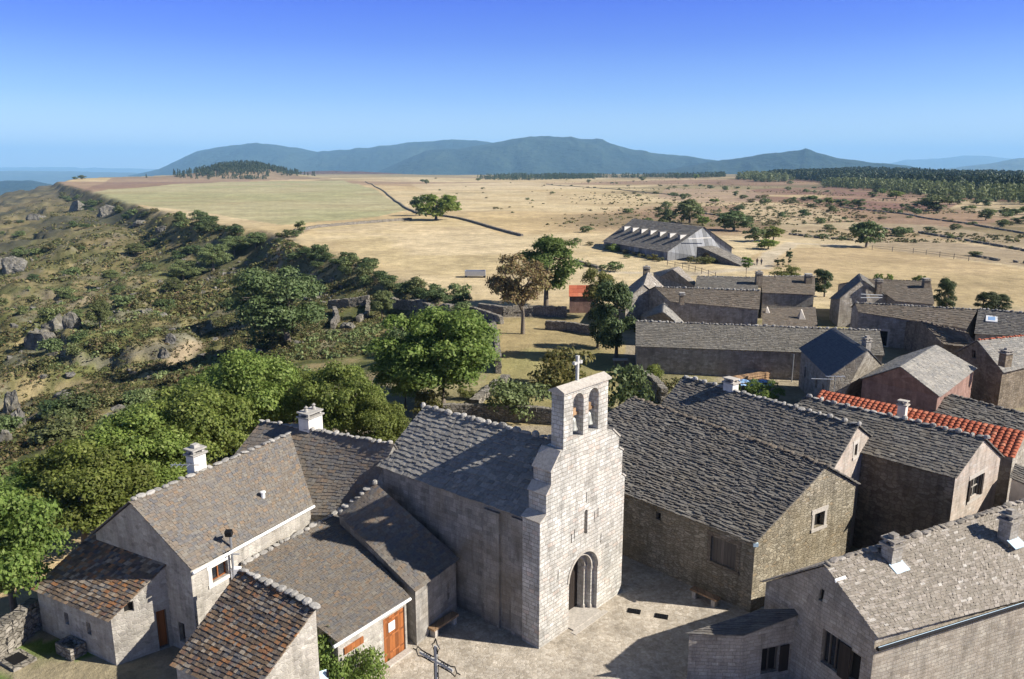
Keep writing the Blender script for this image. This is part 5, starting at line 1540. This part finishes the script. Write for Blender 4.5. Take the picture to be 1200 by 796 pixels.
def area(poly, n, seed, thr=None):
    rg = np.random.RandomState(seed); P = [at(a, b, 0) for a, b in poly]
    xs = [p.x for p in P]; ys = [p.y for p in P]; x = rg.uniform(min(xs), max(xs), n); y = rg.uniform(min(ys), max(ys), n); ins = np.zeros(n, bool)
    for i in range(len(P)):
        a, b = P[i], P[(i + 1) % len(P)]
        ins ^= ((a.y > y) != (b.y > y)) & (x < (b.x - a.x) * (y - a.y) / (b.y - a.y + 1e-9) + a.x)
    if thr: ins &= vnoise(x / 130, y / 130, seed) > thr
    x = x[ins]; y = y[ins]
    return np.stack([x, y, tz(x, y) - .5], -1)


b_ = area([(900, 211.5), (960, 214), (1020, 219), (1110, 227), (1260, 238), (1330, 234), (1330, 214), (1000, 207.5), (940, 208.5)], 15000, 401)
wood('far_woodland', b_, np.random.RandomState(1).uniform(9, 17, len(b_)), 401, .7)
b_ = area([(860, 212), (960, 217), (1040, 224), (1120, 233), (1260, 246), (1260, 234), (1110, 224), (1000, 214), (880, 209)], 3600, 402, .42)
wood('far_copse', b_, np.random.RandomState(4).uniform(7, 13, len(b_)), 402, .1, 90, 'leaf_oak')
b_ = area([(560, 208.5), (700, 209), (850, 211), (850, 208), (700, 206.5), (560, 206.5)], 5000, 403, .55)
wood('far_woodland', b_, np.random.RandomState(2).uniform(6, 13, len(b_)), 403, .5, 40)
rg_ = np.random.RandomState(5); x_ = -640 + rg_.normal(0, 48, 800); y_ = 1880 + rg_.normal(0, 110, 800); b_ = np.stack([x_, y_, tz(x_, y_) - .5], -1)
wood('knoll_pinewood', b_, rg_.uniform(8, 15, len(b_)), 405, .8)
b_ = area([(232, 209.5), (310, 210.5), (318, 208.5), (236, 207.5)], 1300, 407, .35)
wood('knoll_pinewood', b_, np.random.RandomState(3).uniform(5, 10, len(b_)), 407, .6, 40)

# ================================================================== ROCKS
def rock(base, sx, sy, sz, seed, label, group=None, name='boulder'):
    bm = bmesh.new(); bmesh.ops.create_icosphere(bm, subdivisions=4, radius=1)
    co = np.array([v.co[:] for v in bm.verts])
    rg = np.random.RandomState(seed); o = rg.uniform(0, 50)
    q = co.copy()
    for _ in range(11):           # flat fracture planes
        n = rg.normal(size=3); n /= np.linalg.norm(n); k = rg.uniform(.5, .85); dd = q @ n - k
        q = q - np.clip(dd, 0, None)[:, None] * n
    dsp = (fbm(co[:, 0] * 2.2 + o, co[:, 1] * 2.2 + co[:, 2] * 1.7, seed, 4) - .5) * .5
    cr = -np.exp(-((fbm(co[:, 0] * 1.6 + o, co[:, 2] * .6 + co[:, 1], seed + 2, 3) - .5) / .035) ** 2) * .16
    q = q * (1 + dsp + cr)[:, None]
    for v, c in zip(bm.verts, q): v.co = (c[0] * sx, c[1] * sy, c[2] * sz)
    me = bpy.data.meshes.new(name); bm.to_mesh(me); bm.free(); auto_uv(me); me.materials.append(M['boulder'])
    o_ = bpy.data.objects.new(name, me); COL.objects.link(o_); o_.location = base; o_.rotation_euler = (0, 0, rg.uniform(-.5, .5))
    tag(o_, label, 'rock', group)
    return o_


for i, (px, py, w, h, lab) in enumerate([(48, 400, 30, 36, 'tall grey rock crag with its foot in deep shade on the gorge slope'), (68, 386, 32, 34, 'pale grey rock crag beside the tall one on the gorge slope'), (84, 380, 22, 24, 'smaller rock at the right end of the pale crag'), (14, 478, 22, 40, 'grey rock cliff at the left edge above the ash trees'), (24, 500, 22, 40, 'lower pillar of the grey rock cliff at the left edge'), (5, 520, 18, 34, 'lowest dark rock of the cliff at the left edge'), (18, 318, 34, 24, 'dark shaded rock bluff at the left edge of the photo'), (6, 312, 20, 18, 'small rock at the very edge beside the dark bluff'), (92, 246, 26, 20, 'rock face high on the gorge rim, left of two'), (125, 252, 26, 18, 'rock face high on the gorge rim, right of two'), (46, 256, 22, 14, 'rock ledge on the skyline end of the gorge rim'), (165, 262, 22, 10, 'flat rock ledge under the mown field'), (190, 268, 16, 10, 'little rock ledge under the mown field, right of the flat one'), (200, 402, 16, 18, 'pile of broken rock on the slope below the scrub'), (192, 415, 18, 16, 'lower pile of broken rock on the slope'), (408, 385, 20, 12, 'rounded boulder on the grass beside the ruined walls'), (345, 402, 18, 10, 'low rock at the foot of the slope oak')]):
    b = ground_at(px, py); k = (b - CAM).dot(FW) / FPX
    rock(b - Z * h * k * .15, w * k * .6, w * k * .5, h * k * .75, 500 + i, lab)
k = 0
while k < 34:
    px = rnd.uniform(0, 340); py = rnd.uniform(235, 500); b = ground_at(px, py)
    d = float(rimdist(np.array([b.x]), np.array([b.y]))[0]); r = math.hypot(b.x, b.y)
    if d < 6 or r > 500 or r < 75 or vnoise(np.array([b.x / 30]), np.array([b.y / 30]), 91)[0] < .5: continue
    s = rnd.uniform(.4, 1.0) * (1 + r / 500)
    if k < 4:
        ro_ = rock(b, s, s * .8, s * .55, 600 + k, 'grey boulder lying on the dry gorge slope', 'boulders on the gorge slope')
        PROTO.setdefault('rocks', []).append(ro_)
    else:
        c_ = rnd.choice(PROTO['rocks']).copy(); COL.objects.link(c_); c_.location = b; c_.scale = (rnd.uniform(.6, 1.5),) * 3; c_.rotation_euler = (rnd.uniform(-.3, .3), rnd.uniform(-.3, .3), rnd.uniform(0, 6))
    k += 1


sp_ = slope_points(6000, 309, 5, 420, .66, 13); rg_ = np.random.RandomState(9); mb_ = MB(); r_ = random.Random(3)
for (x_, y_, z_) in sp_[:1300]:
    k_ = r_.uniform(.12, .42) * (1 + math.hypot(x_, y_) / 350); c_ = V((x_, y_, z_ + k_ * .1)); a_ = V((r_.uniform(-1, 1), r_.uniform(-1, 1), r_.uniform(-.3, .3))).normalized(); b_ = a_.cross(V((.2, .1, 1))).normalized(); e_ = a_.cross(b_)
    mb_.box(c_, a_, b_, e_, k_ * r_.uniform(.7, 1.3), k_ * r_.uniform(.5, 1), k_ * r_.uniform(.4, .8))
o_ = mb_.build('scree', M['boulder']); o_['kind'] = 'stuff'


# ================================================================== DRY-STONE WALLS
def drywall(name, pts, h, w, label, seed, stone=.42, group=None, cat='stone wall'):
    rg = random.Random(seed); mb = MB()
    for a, b in zip(pts, pts[1:]):
        a = V(a); b = V(b); L = (b - a).xy.length
        if L < .05: continue
        ax = V((b.x - a.x, b.y - a.y, 0)) / L; ay = V((-ax.y, ax.x, 0)); nrow = max(2, int(h / (stone * .5)))
        n = max(1, int(L / stone))
        for i in range(n):
            c = a.lerp(b, (i + .5) / n); zg = tz1(c.x, c.y) if name != 'pixel' else 0
            if stone > .9 and rg.random() < .18: continue
            for j in range(nrow):
                hh = h / nrow; ll = L / n
                q = V((c.x, c.y, zg + hh * (j + .5) - .08)) + ax * rg.uniform(-.12, .12) * stone + ay * rg.uniform(-.1, .1) * w
                tl = rg.uniform(-.12, .12)
                mb.box(q, (ax + Z * tl).normalized(), ay, (Z - ax * tl).normalized(), ll * .56 * rg.uniform(.85, 1.15), w * .5 * rg.uniform(.85, 1.15), hh * .55 * (rg.uniform(.9, 1.5) if j == nrow - 1 else 1))
    o = mb.build(name, M['drystone'], org=pts[0])
    return tag(o, label, cat, group)


def gp(l): return [ground_at(*q) for q in l]


drywall('stone_wall', gp([(-12, 778), (20, 754), (46, 733)]), 1.5, .6, 'pale dry-stone wall at the bottom left corner beside the shed', 701, .34)
drywall('stone_wall', gp([(428, 213), (452, 226), (470, 240), (488, 250), (540, 257), (575, 267), (612, 277)]), 0.75, .9, 'long dark dry-stone wall winding past the round tree clump', 702, .9)
drywall('stone_wall', gp([(345, 272), (372, 267), (430, 262), (482, 258)]), 1.0, .7, 'low dry-stone wall along the near edge of the mown field', 703, .9)
drywall('stone_wall', gp([(562, 368), (590, 371), (625, 370), (664, 372)]), 1.6, .7, 'shaded garden wall behind the brown tree', 704, .7)
drywall('stone_wall', gp([(578, 392), (582, 412), (584, 438)]), 2.0, .6, 'stone garden wall on the left edge of the lawn', 705, .5)
drywall('stone_wall', gp([(594, 446), (575, 460), (556, 476)]), .7, 1.0, 'low flat-topped garden wall sloping towards the church roof', 706, .5)
drywall('stone_wall', gp([(520, 492), (560, 492), (610, 494), (655, 498)]), 1.5, .6, 'stone wall just behind the church roof, in shade', 707, .45)
drywall('stone_wall', gp([(640, 386), (668, 388), (700, 394)]), 1.3, .6, 'dark garden wall in front of the red roofed hut', 708, .6)
drywall('stone_wall', gp([(756, 452), (768, 462), (778, 474)]), 1.6, .7, 'stub of sloping stone wall under the long barn', 709, .5)
RG = 'ruined stone walls on the gorge rim'
drywall('ruined_wall', gp([(386, 362), (410, 360), (432, 356)]), 1.7, .8, 'ruined wall with a pale top on the gorge rim, left of two', 711, .6, RG)
drywall('ruined_wall', gp([(458, 358), (480, 362), (504, 368), (530, 370)]), 1.7, .8, 'ruined wall with a pale top on the gorge rim, right of two', 712, .6, RG)
drywall('ruined_wall', gp([(432, 356), (430, 372), (420, 378)]), 1.1, .7, 'short return of the ruined walls running towards the viewer', 713, .6, RG)
drywall('ruined_wall', gp([(392, 366), (396, 378), (390, 386)]), 1.2, .7, 'low curved ruin beside the slope oak', 714, .5, RG)
drywall('stone_wall', gp([(545, 366), (566, 372), (588, 380)]), 1.2, .6, 'low wall stub at the left end of the lawn, near the brown tree', 715, .6)
for i, (l, lab) in enumerate([([(1030, 268), (1075, 273), (1120, 280), (1160, 287), (1205, 295)], 'dark field wall crossing the brown field at the right'), ([(1052, 250), (1090, 257), (1130, 262), (1170, 269), (1205, 275)], 'upper dark field wall on the heather plain at the right'), ([(1140, 300), (1170, 306), (1205, 309)], 'short dark field wall at the right edge near the meadow fence'), ([(822, 250), (850, 254), (880, 262)], 'dark field wall behind the plank hangar'), ([(925, 275), (960, 279), (1000, 282)], 'dark field wall above the meadow track'), ([(985, 243), (1030, 248), (1070, 252)], 'faint field wall in the far heather'), ([(640, 216), (720, 222), (800, 230)], 'faint field wall across the pale straw field'), ([(672, 306), (690, 312), (702, 315)], 'low field wall left of the plank hangar')]):
    drywall('field_wall', gp(l), .6, .7, lab, 730 + i, 1.0)
    P_ = gp(l)
    for a_, b_ in zip(P_, P_[1:]):
        for q in range(max(2, int((b_ - a_).length / 14))):
            if rnd.random() < .55:
                c_ = a_.lerp(b_, rnd.random()); w_ = rnd.uniform(1.6, 4.2); c_.z = tz1(c_.x, c_.y) - .1
                shrub(rnd.choice(['oak', 'heath', 'dark']), c_, w_ * rnd.uniform(.35, .6), w_, 'small bush on the dry plateau growing along a field wall', group='bushes along the far field walls')


# ================================================================== FENCES
def fence(pts, step, h, label, seed, rails=2):
    rg = random.Random(seed); t = thing('wooden_fence', label, 'fence', pts[0]); P = []
    for a, b in zip(pts, pts[1:]):
        n = max(1, int((b - a).xy.length / step))
        for i in range(n): c = a.lerp(b, i / n); P.append(V((c.x, c.y, tz1(c.x, c.y))))
    c = pts[-1]; P.append(V((c.x, c.y, tz1(c.x, c.y))))
    for p in P:
        pb = MB(); x_ = rg.uniform(-.05, .05); pb.tube([p - Z * .3, p + V((x_, 0, h * rg.uniform(.9, 1.1)))], .07, 6); pb.build('post', M['wood_old'], t)
    for k in range(rails):
        rb = MB()
        for a, b in zip(P, P[1:]): rb.tube([a + Z * h * (.45 + .4 * k), b + Z * h * (.45 + .4 * k)], .035, 5)
        rb.build('rail', M['wood_old'], t)
    return t


fence(gp([(1022, 293), (1070, 297), (1135, 306)]), 4.0, 1.3, 'wooden post fence along the far edge of the orange meadow', 801)
fence(gp([(782, 311), (800, 315), (822, 321), (838, 327)]), 2.6, 1.3, 'wooden rail fence in front of the plank hangar gable', 802)
fence(gp([(655, 287), (680, 288), (702, 290)]), 4.0, 1.1, 'short post fence left of the plank hangar', 803, 1)

# ================================================================== THINGS ON THE SQUARE
def bench(px0, py0, px1, py1, label):
    a, b = at(px0, py0, .45), at(px1, py1, .45); m = (a + b) / 2; L = (b - a).length; ax = (b - a).normalized(); ay = V((-ax.y, ax.x, 0))
    t = thing('bench', label, 'bench', (m.x, m.y, .012))
    s = MB(); s.box(V((m.x, m.y, .45)), ax, ay, Z, L / 2, .21, .05); s.build('seat', M['wood_bench'], t)
    for k in (-1, 1):
        l = MB(); l.box(V((m.x, m.y, .205)) + ax * (k * (L / 2 - .22)), ax, ay, Z, .11, .17, .194); l.build('leg', M['coping'], t)


bench(505, 738, 534, 719, 'plain backless bench in deep shade between the lean-to and the church wall')
bench(811, 689, 842, 703, 'plain backless bench in front of the brown barn wall')
for (px, py, lab) in [(743, 716.5, 'dark iron drain cover in the paving, nearer the church front'), (775, 722.5, 'dark iron drain cover in the paving, nearer the barn corner')]:
    c = at(px, py, .02); t = thing('drain_cover', lab, 'drain cover', c); g_ = MB(); ax = V((.95, -.3, 0)).normalized(); ay = V((.3, .95, 0)).normalized()
    g_.box(c + Z * .012, ax, ay, Z, .33, .2, .012); g_.build('plate', M['iron'], t)
    g_ = MB()
    for k in range(5): g_.box(c + Z * .03 + ax * (-.22 + .11 * k), ax, ay, Z, .02, .17, .008)
    g_.build('grate_bar', M['iron'], t)

# wayside cross of open ironwork
ct = thing('wayside_cross', 'open ironwork cross with pointed scroll ends on the square', 'cross', (0, 0, 0))
zc_ = 3.9; cc = at(511, 775, zc_); ca, cb = at(487, 762, zc_), at(537, 790, zc_); ax = V((cb.x - ca.x, cb.y - ca.y, 0)).normalized(); hl = (cb - ca).length / 2; cy = V((-ax.y, ax.x, 0))
ct.location = (cc.x, cc.y, 0); ct['_o'] = (cc.x, cc.y, 0)
ped = MB(); ped.box((cc.x, cc.y, .2), ax, cy, Z, .55, .55, .2); ped.box((cc.x, cc.y, .55), ax, cy, Z, .35, .35, .15); ped.lathe((cc.x, cc.y, .7), [(.22, 0), (.2, .1), (.17, 1.7), (.24, 1.8), (.24, 1.95)], 12)
ped.build('pillar', M['crossstone'], ct)
ib = MB(); pb = MB()
top = zc_ + .95; bot = 2.6


def cp_(u, z, d=0): return cc + ax * u + cy * d + Z * (z - zc_)


pb.box(cp_(0, (top - .3 + bot) / 2), ax, cy, Z, .055, .03, (top - .3 - bot) / 2)
pb.box(cp_(0, zc_), ax, cy, Z, hl - .25, .028, .05)
pb.build('cross_bar', M['crossstone'], ct)
for s_ in (-1, 1):
    ib.tube([cp_(s_ * .10, bot), cp_(s_ * .10, zc_ - .12), cp_(s_ * .16, zc_ - .13), cp_(s_ * (hl - .35), zc_ - .13), cp_(s_ * (hl - .15), zc_ - .2), cp_(s_ * (hl - .05), zc_), cp_(s_ * (hl - .15), zc_ + .2), cp_(s_ * (hl - .35), zc_ + .13), cp_(s_ * .16, zc_ + .13), cp_(s_ * .10, zc_ + .14), cp_(s_ * .10, top - .5), cp_(s_ * .2, top - .32), cp_(s_ * .08, top - .2), cp_(0, top)], .024, 6)
    ib.tube([cp_(s_ * (hl - .05), zc_), cp_(s_ * (hl + .12), zc_)], .022, 6)
    for (u_, z_) in ((.35, .0), (.55, 0)):
        ring = [cp_(s_ * min(u_, hl - .3) + .09 * math.cos(a), zc_ + .11 * math.sin(a)) for a in np.linspace(0, 6.283, 11)]
        ib.tube(ring, .018, 5)
for zz in (top - .42, zc_ - .55, zc_ + .42):
    ring = [cp_(.09 * math.cos(a), zz + .11 * math.sin(a)) for a in np.linspace(0, 6.283, 11)]; ib.tube(ring, .018, 5)
ib.build('iron_scroll', M['iron'], ct)

# lamp mast at the farmhouse wall
lt = thing('floodlight_mast', 'slim mast with two black floodlights at the eave of the long farmhouse', 'floodlight', at(272, 672, 3.4))
lc = at(273, 668, 3.6); lc2 = V((lc.x + .15, lc.y - .35, 0))
ms = MB(); ms.tube([lc2 + Z * 0.0, lc2 + Z * 5.6], .06, 8); ms.tube([lc2 + Z * 4.6 + X * -.35, lc2 + Z * 4.6 + X * .35], .03, 6); ms.build('pole', M['zinc'], lt)
for (dx, zz) in ((-.02, 5.7), (-.2, 4.75)):
    h_ = MB(); h_.box(lc2 + V((dx, -.1, zz)), X, V((0, .9, .3)).normalized(), V((0, -.3, .9)).normalized(), .15, .12, .13); h_.tube([lc2 + V((dx, .02, zz)), lc2 + V((dx, .2, zz - .05))], [.1, .05], 8); h_.build('lamp_head', M['iron'], lt)
hb_ = MB(); hb_.box(lc2 + V((.1, .1, 3.5)), X, Y, Z, .2, .15, .35); hb_.build('meter_box', M['white'], lt)
# notice board
nc = at(372, 792, 1.6); nt_ = thing('notice_board', 'small blue and white notice board on dark posts, half hidden by the leafy bush', 'notice board', (nc.x, nc.y, 0))
ax = V((.87, .5, 0)); cy = V((.5, -.87, 0))
for k in (-1, 1):
    p_ = MB(); p_.box(V((nc.x, nc.y, .85)) + ax * (.42 * k), ax, cy, Z, .04, .04, .85); p_.build('post', M['iron'], nt_)
p_ = MB(); p_.box(V((nc.x, nc.y, 1.4)), ax, (cy + Z * .7).normalized(), (Z - cy * .7).normalized(), .42, .02, .3); p_.build('panel', M['bluewhite'], nt_)
# stone trough by the shed
tc = at(83, 760, .75); tt = thing('stone_trough', 'rough stone trough in the shade of the small shed', 'trough', (tc.x, tc.y, .5)); tm = MB(); ax = V((.85, -.5, 0)).normalized(); ay = V((.5, .85, 0)).normalized()
tm.box((tc.x, tc.y, .75), ax, ay, Z, .6, .35, .3); to = tm.build('basin', M['drystone'], tt)
cut = MB(); cut.box((tc.x, tc.y, 1.0), ax, ay, Z, .47, .23, .2); boolean(to, cut)
tc = at(20, 775, .5); tt = thing('well_cover', 'flat stone slab with a dark sunken lid beside the dry-stone wall', 'cover', (tc.x, tc.y, 0)); tm = MB()
tm.box((tc.x, tc.y, .56), ax, ay, Z, .7, .5, .07); so = tm.build('slab', M['drystone'], tt); lm = MB(); lm.box((tc.x, tc.y, .645), ax, ay, Z, .42, .3, .012); lm.build('lid', M['iron'], tt)
# court behind the barn: blue sheet, stacked logs, bench
tc = at(884, 449, .5); tt = thing('blue_sheet', 'blue and white plastic sheet over a low stack in the shaded court', 'plastic sheet', (tc.x, tc.y, 0)); tm = MB()
tm.box((tc.x, tc.y, .35), X, Y, Z, 1.5, .7, .35); tm.build('stack', M['wood_old'], tt)
tm = MB(); g0 = 12
vs = [(tc.x - 1.6 + 3.2 * i / g0, tc.y - .85 + 1.7 * j / 5, .74 + .07 * math.sin(i * 1.7 + j) - (.3 if j in (0, 5) else 0)) for j in range(6) for i in range(g0 + 1)]
tm.add(vs, [(j * (g0 + 1) + i, j * (g0 + 1) + i + 1, (j + 1) * (g0 + 1) + i + 1, (j + 1) * (g0 + 1) + i) for j in range(5) for i in range(g0)]); tm.build('sheet', M['bluetarp'], tt)
a_, b_2 = at(856, 447, .4), at(898, 440, .4); tt = thing('log_pile', 'long pile of brown split logs against the long barn wall', 'log pile', a_); tm = MB(); n_l = 34
ax = (b_2 - a_).normalized(); ay = V((-ax.y, ax.x, 0))
for i in range(n_l):
    for j in range(3):
        c = a_.lerp(b_2, (i + .5) / n_l); c = V((c.x, c.y, .15 + .27 * j)); tm.tube([c - ay * .4 + ax * rnd.uniform(-.03, .03), c + ay * .4], .12 * rnd.uniform(.8, 1.1), 6)
tm.build('logs', M['wood_bench'], tt)
# stone table in garden
tc = at(727, 421, .7); tt = thing('stone_bench', 'pale slab bench in the shade beside the dense dark tree', 'bench', (tc.x, tc.y, 0)); tm = MB(); tm.box((tc.x, tc.y, .66), X, Y, Z, .85, .35, .08); tm.build('seat', M['coping'], tt)
for k in (-1, 1):
    tm = MB(); tm.box((tc.x + .6 * k, tc.y, .28), X, Y, Z, .12, .3, .3); tm.build('leg', M['oldwall'], tt)
# grey cattle trough in the field
tc = ground_at(557, 325); tt = thing('cattle_trough', 'grey metal box trough alone on the straw field edge', 'trough', tc); tm = MB(); tm.box(tc + Z * .9, X, Y, Z, 2.1, 1.0, .5); bo = tm.build('tank', M['zinc'], tt)
cut = MB(); cut.box(tc + Z * 1.4, X, Y, Z, 1.95, .85, .4); boolean(bo, cut)
for k in (-1, 1):
    tm = MB(); tm.box(tc + Z * .1 + X * (1.9 * k), X, Y, Z, .2, .9, .35); tm.build('leg', M['iron'], tt)


# ================================================================== TWO WALKERS ON THE TRACK
def person(base, h, rot, label, top, bot):
    t = thing('person', label, 'person', base); t.rotation_euler = (0, 0, rot); k = h / 1.75
    J = {'pelvis': (0, 0, .95), 'waist': (0, .01, 1.1), 'chest': (0, 0, 1.33), 'neck': (0, 0, 1.50), 'head': (0, -.02, 1.60), 'crown': (0, -.01, 1.71),
         'lsh': (.18, 0, 1.42), 'lel': (.25, .04, 1.13), 'lwr': (.25, -.08, .9), 'lha': (.25, -.11, .8), 'rsh': (-.18, 0, 1.42), 'rel': (-.25, .02, 1.13), 'rwr': (-.25, .10, .9), 'rha': (-.25, .12, .8),
         'lhip': (.1, 0, .9), 'lkn': (.11, -.12, .5), 'lan': (.11, -.05, .08), 'lto': (.11, -.2, .03), 'rhip': (-.1, 0, .9), 'rkn': (-.11, .02, .5), 'ran': (-.11, .16, .1), 'rto': (-.11, .03, .03)}
    Rr = dict(pelvis=.15, waist=.135, chest=.16, neck=.06, head=.095, crown=.07, lsh=.075, lel=.048, lwr=.036, lha=.035, rsh=.075, rel=.048, rwr=.036, rha=.035, lhip=.1, lkn=.065, lan=.045, lto=.04, rhip=.1, rkn=.065, ran=.045, rto=.04)
    E_ = [('pelvis', 'waist'), ('waist', 'chest'), ('chest', 'neck'), ('neck', 'head'), ('head', 'crown'), ('chest', 'lsh'), ('lsh', 'lel'), ('lel', 'lwr'), ('lwr', 'lha'), ('chest', 'rsh'), ('rsh', 'rel'), ('rel', 'rwr'), ('rwr', 'rha'), ('pelvis', 'lhip'), ('lhip', 'lkn'), ('lkn', 'lan'), ('lan', 'lto'), ('pelvis', 'rhip'), ('rhip', 'rkn'), ('rkn', 'ran'), ('ran', 'rto')]
    nm = list(J)

    def skin(name, names, grow, mat):
        nn = [x for x in nm if x in names]; me = bpy.data.meshes.new(name)
        me.from_pydata([V(J[x]) * k for x in nn], [(nn.index(a), nn.index(b)) for a, b in E_ if a in names and b in names], [])
        o = bpy.data.objects.new(name, me); COL.objects.link(o)
        md = o.modifiers.new('s', 'SKIN')
        for i, x in enumerate(nn): me.skin_vertices[0].data[i].radius = (Rr[x] * k * grow, Rr[x] * k * grow * .85); me.skin_vertices[0].data[i].use_root = (i == 0)
        ss = o.modifiers.new('u', 'SUBSURF'); ss.levels = ss.render_levels = 2
        bpy.context.view_layer.update(); m2 = bpy.data.meshes.new_from_object(o.evaluated_get(bpy.context.evaluated_depsgraph_get()))
        o.modifiers.clear(); o.data = m2; m2.name = name; m2.materials.clear(); m2.materials.append(M[mat]); m2.shade_smooth(); o.parent = t
        bpy.data.meshes.remove(me)
        return o
    skin('body', set(nm), 1.0, 'skin')
    skin('jacket', {'pelvis', 'waist', 'chest', 'lsh', 'lel', 'lwr', 'rsh', 'rel', 'rwr'}, 1.16, top)
    skin('trousers', {'pelvis', 'lhip', 'lkn', 'lan', 'rhip', 'rkn', 'ran'}, 1.14, bot)
    hb = MB(); hb.lathe((0, .01 * k, 1.60 * k), [(.10 * k, 0), (.105 * k, .05 * k), (.09 * k, .11 * k), (.03 * k, .14 * k)], 12); hb.build('hair', M['iron'], None).parent = t
    return t


person(ground_at(887, 311), 1.7, 2.6, 'person in a dark jacket walking on the pale track, left of two', 'cloth_dark', 'cloth_jean')
person(ground_at(892, 311), 1.6, 2.4, 'person in dark grey clothes walking on the pale track, right of two', 'cloth_jean', 'cloth_dark')

# ================================================================== AIR, LIGHT, CAMERA
hz_ = MB(); hz_.abox((-46000, -3000, -420), (46000, 46000, 1150)); ho = hz_.build('haze', None); ho['kind'] = 'stuff'
hm = bpy.data.materials.new('haze'); hm.use_nodes = True; nt = hm.node_tree; nt.nodes.clear(); out = nt.nodes.new('ShaderNodeOutputMaterial'); pvn = nt.nodes.new('ShaderNodeVolumePrincipled')
pvn.inputs['Color'].default_value = (.35, .66, 1, 1); pvn.inputs['Density'].default_value = HAZE = 6.3e-5; pvn.inputs['Anisotropy'].default_value = .0
nt.links.new(pvn.outputs[0], out.inputs['Volume']); ho.data.materials.append(hm)

SUN_AZ, SUN_EL = math.radians(101.5), math.radians(34.5)
w = bpy.data.worlds.new('World'); SC.world = w; w.use_nodes = True; nt = w.node_tree; nt.nodes.clear()
out = nt.nodes.new('ShaderNodeOutputWorld'); bg = nt.nodes.new('ShaderNodeBackground'); sky = nt.nodes.new('ShaderNodeTexSky')
sky.sky_type = 'NISHITA'; sky.sun_disc = False; sky.sun_elevation = SUN_EL; sky.sun_rotation = SUN_AZ; sky.altitude = 900; sky.air_density = 1.0; sky.dust_density = .4; sky.ozone_density = 3.0
tc = nt.nodes.new('ShaderNodeTexCoord'); sx = nt.nodes.new('ShaderNodeSeparateXYZ'); nt.links.new(tc.outputs['Generated'], sx.inputs[0])
rp_ = nt.nodes.new('ShaderNodeValToRGB'); cr = rp_.color_ramp
stops = [(0.0, (2.3, 2.0, 1.8)), (.013, (2.2, 1.9, 1.75)), (.085, (.92, 1.06, 1.7)), (.15, (.36, .52, 1.7)), (.21, (.12, .26, 1.8)), (.26, (.3, .5, 1.7)), (.45, (.48, .51, .58)), (1., (.48, .51, .58))]
while len(cr.elements) < len(stops): cr.elements.new(.5)
for e, (p_, c_) in zip(cr.elements, stops): e.position = p_; e.color = (*c_, 1)
nt.links.new(sx.outputs[2], rp_.inputs[0])
mx = nt.nodes.new('ShaderNodeMix'); mx.data_type = 'RGBA'; mx.blend_type = 'MULTIPLY'; mx.inputs[0].default_value = 1
nt.links.new(sky.outputs[0], mx.inputs[6]); nt.links.new(rp_.outputs[0], mx.inputs[7]); nt.links.new(mx.outputs[2], bg.inputs[0])
bg.inputs[1].default_value = .05; nt.links.new(bg.outputs[0], out.inputs[0])

sd_ = bpy.data.lights.new('sun', 'SUN'); sd_.energy = 5.0; sd_.angle = math.radians(.5); sd_.color = (1, .94, .84)
so = bpy.data.objects.new('sun', sd_); COL.objects.link(so)
dirv = V((math.sin(SUN_AZ) * math.cos(SUN_EL), math.cos(SUN_AZ) * math.cos(SUN_EL), math.sin(SUN_EL)))
so.rotation_euler = dirv.to_track_quat('Z', 'Y').to_euler()

cd = bpy.data.cameras.new('camera'); cd.sensor_width = 36; cd.lens = 36 * FPX / 1200; cd.clip_start = .5; cd.clip_end = 200000
co_ = bpy.data.objects.new('camera', cd); COL.objects.link(co_); co_.location = CAM; co_.rotation_euler = (math.pi / 2 - PITCH, 0, 0); SC.camera = co_

for o in bpy.data.objects:
    if '_o' in o: del o['_o']
SC.view_settings.view_transform = 'Standard'; SC.view_settings.look = 'None'; SC.view_settings.exposure = 1.0; SC.view_settings.gamma = 1
SC.cycles.use_denoising = True; SC.cycles.max_bounces = 6; SC.cycles.volume_bounces = 1; SC.cycles.transparent_max_bounces = 8
SC.render.film_transparent = False
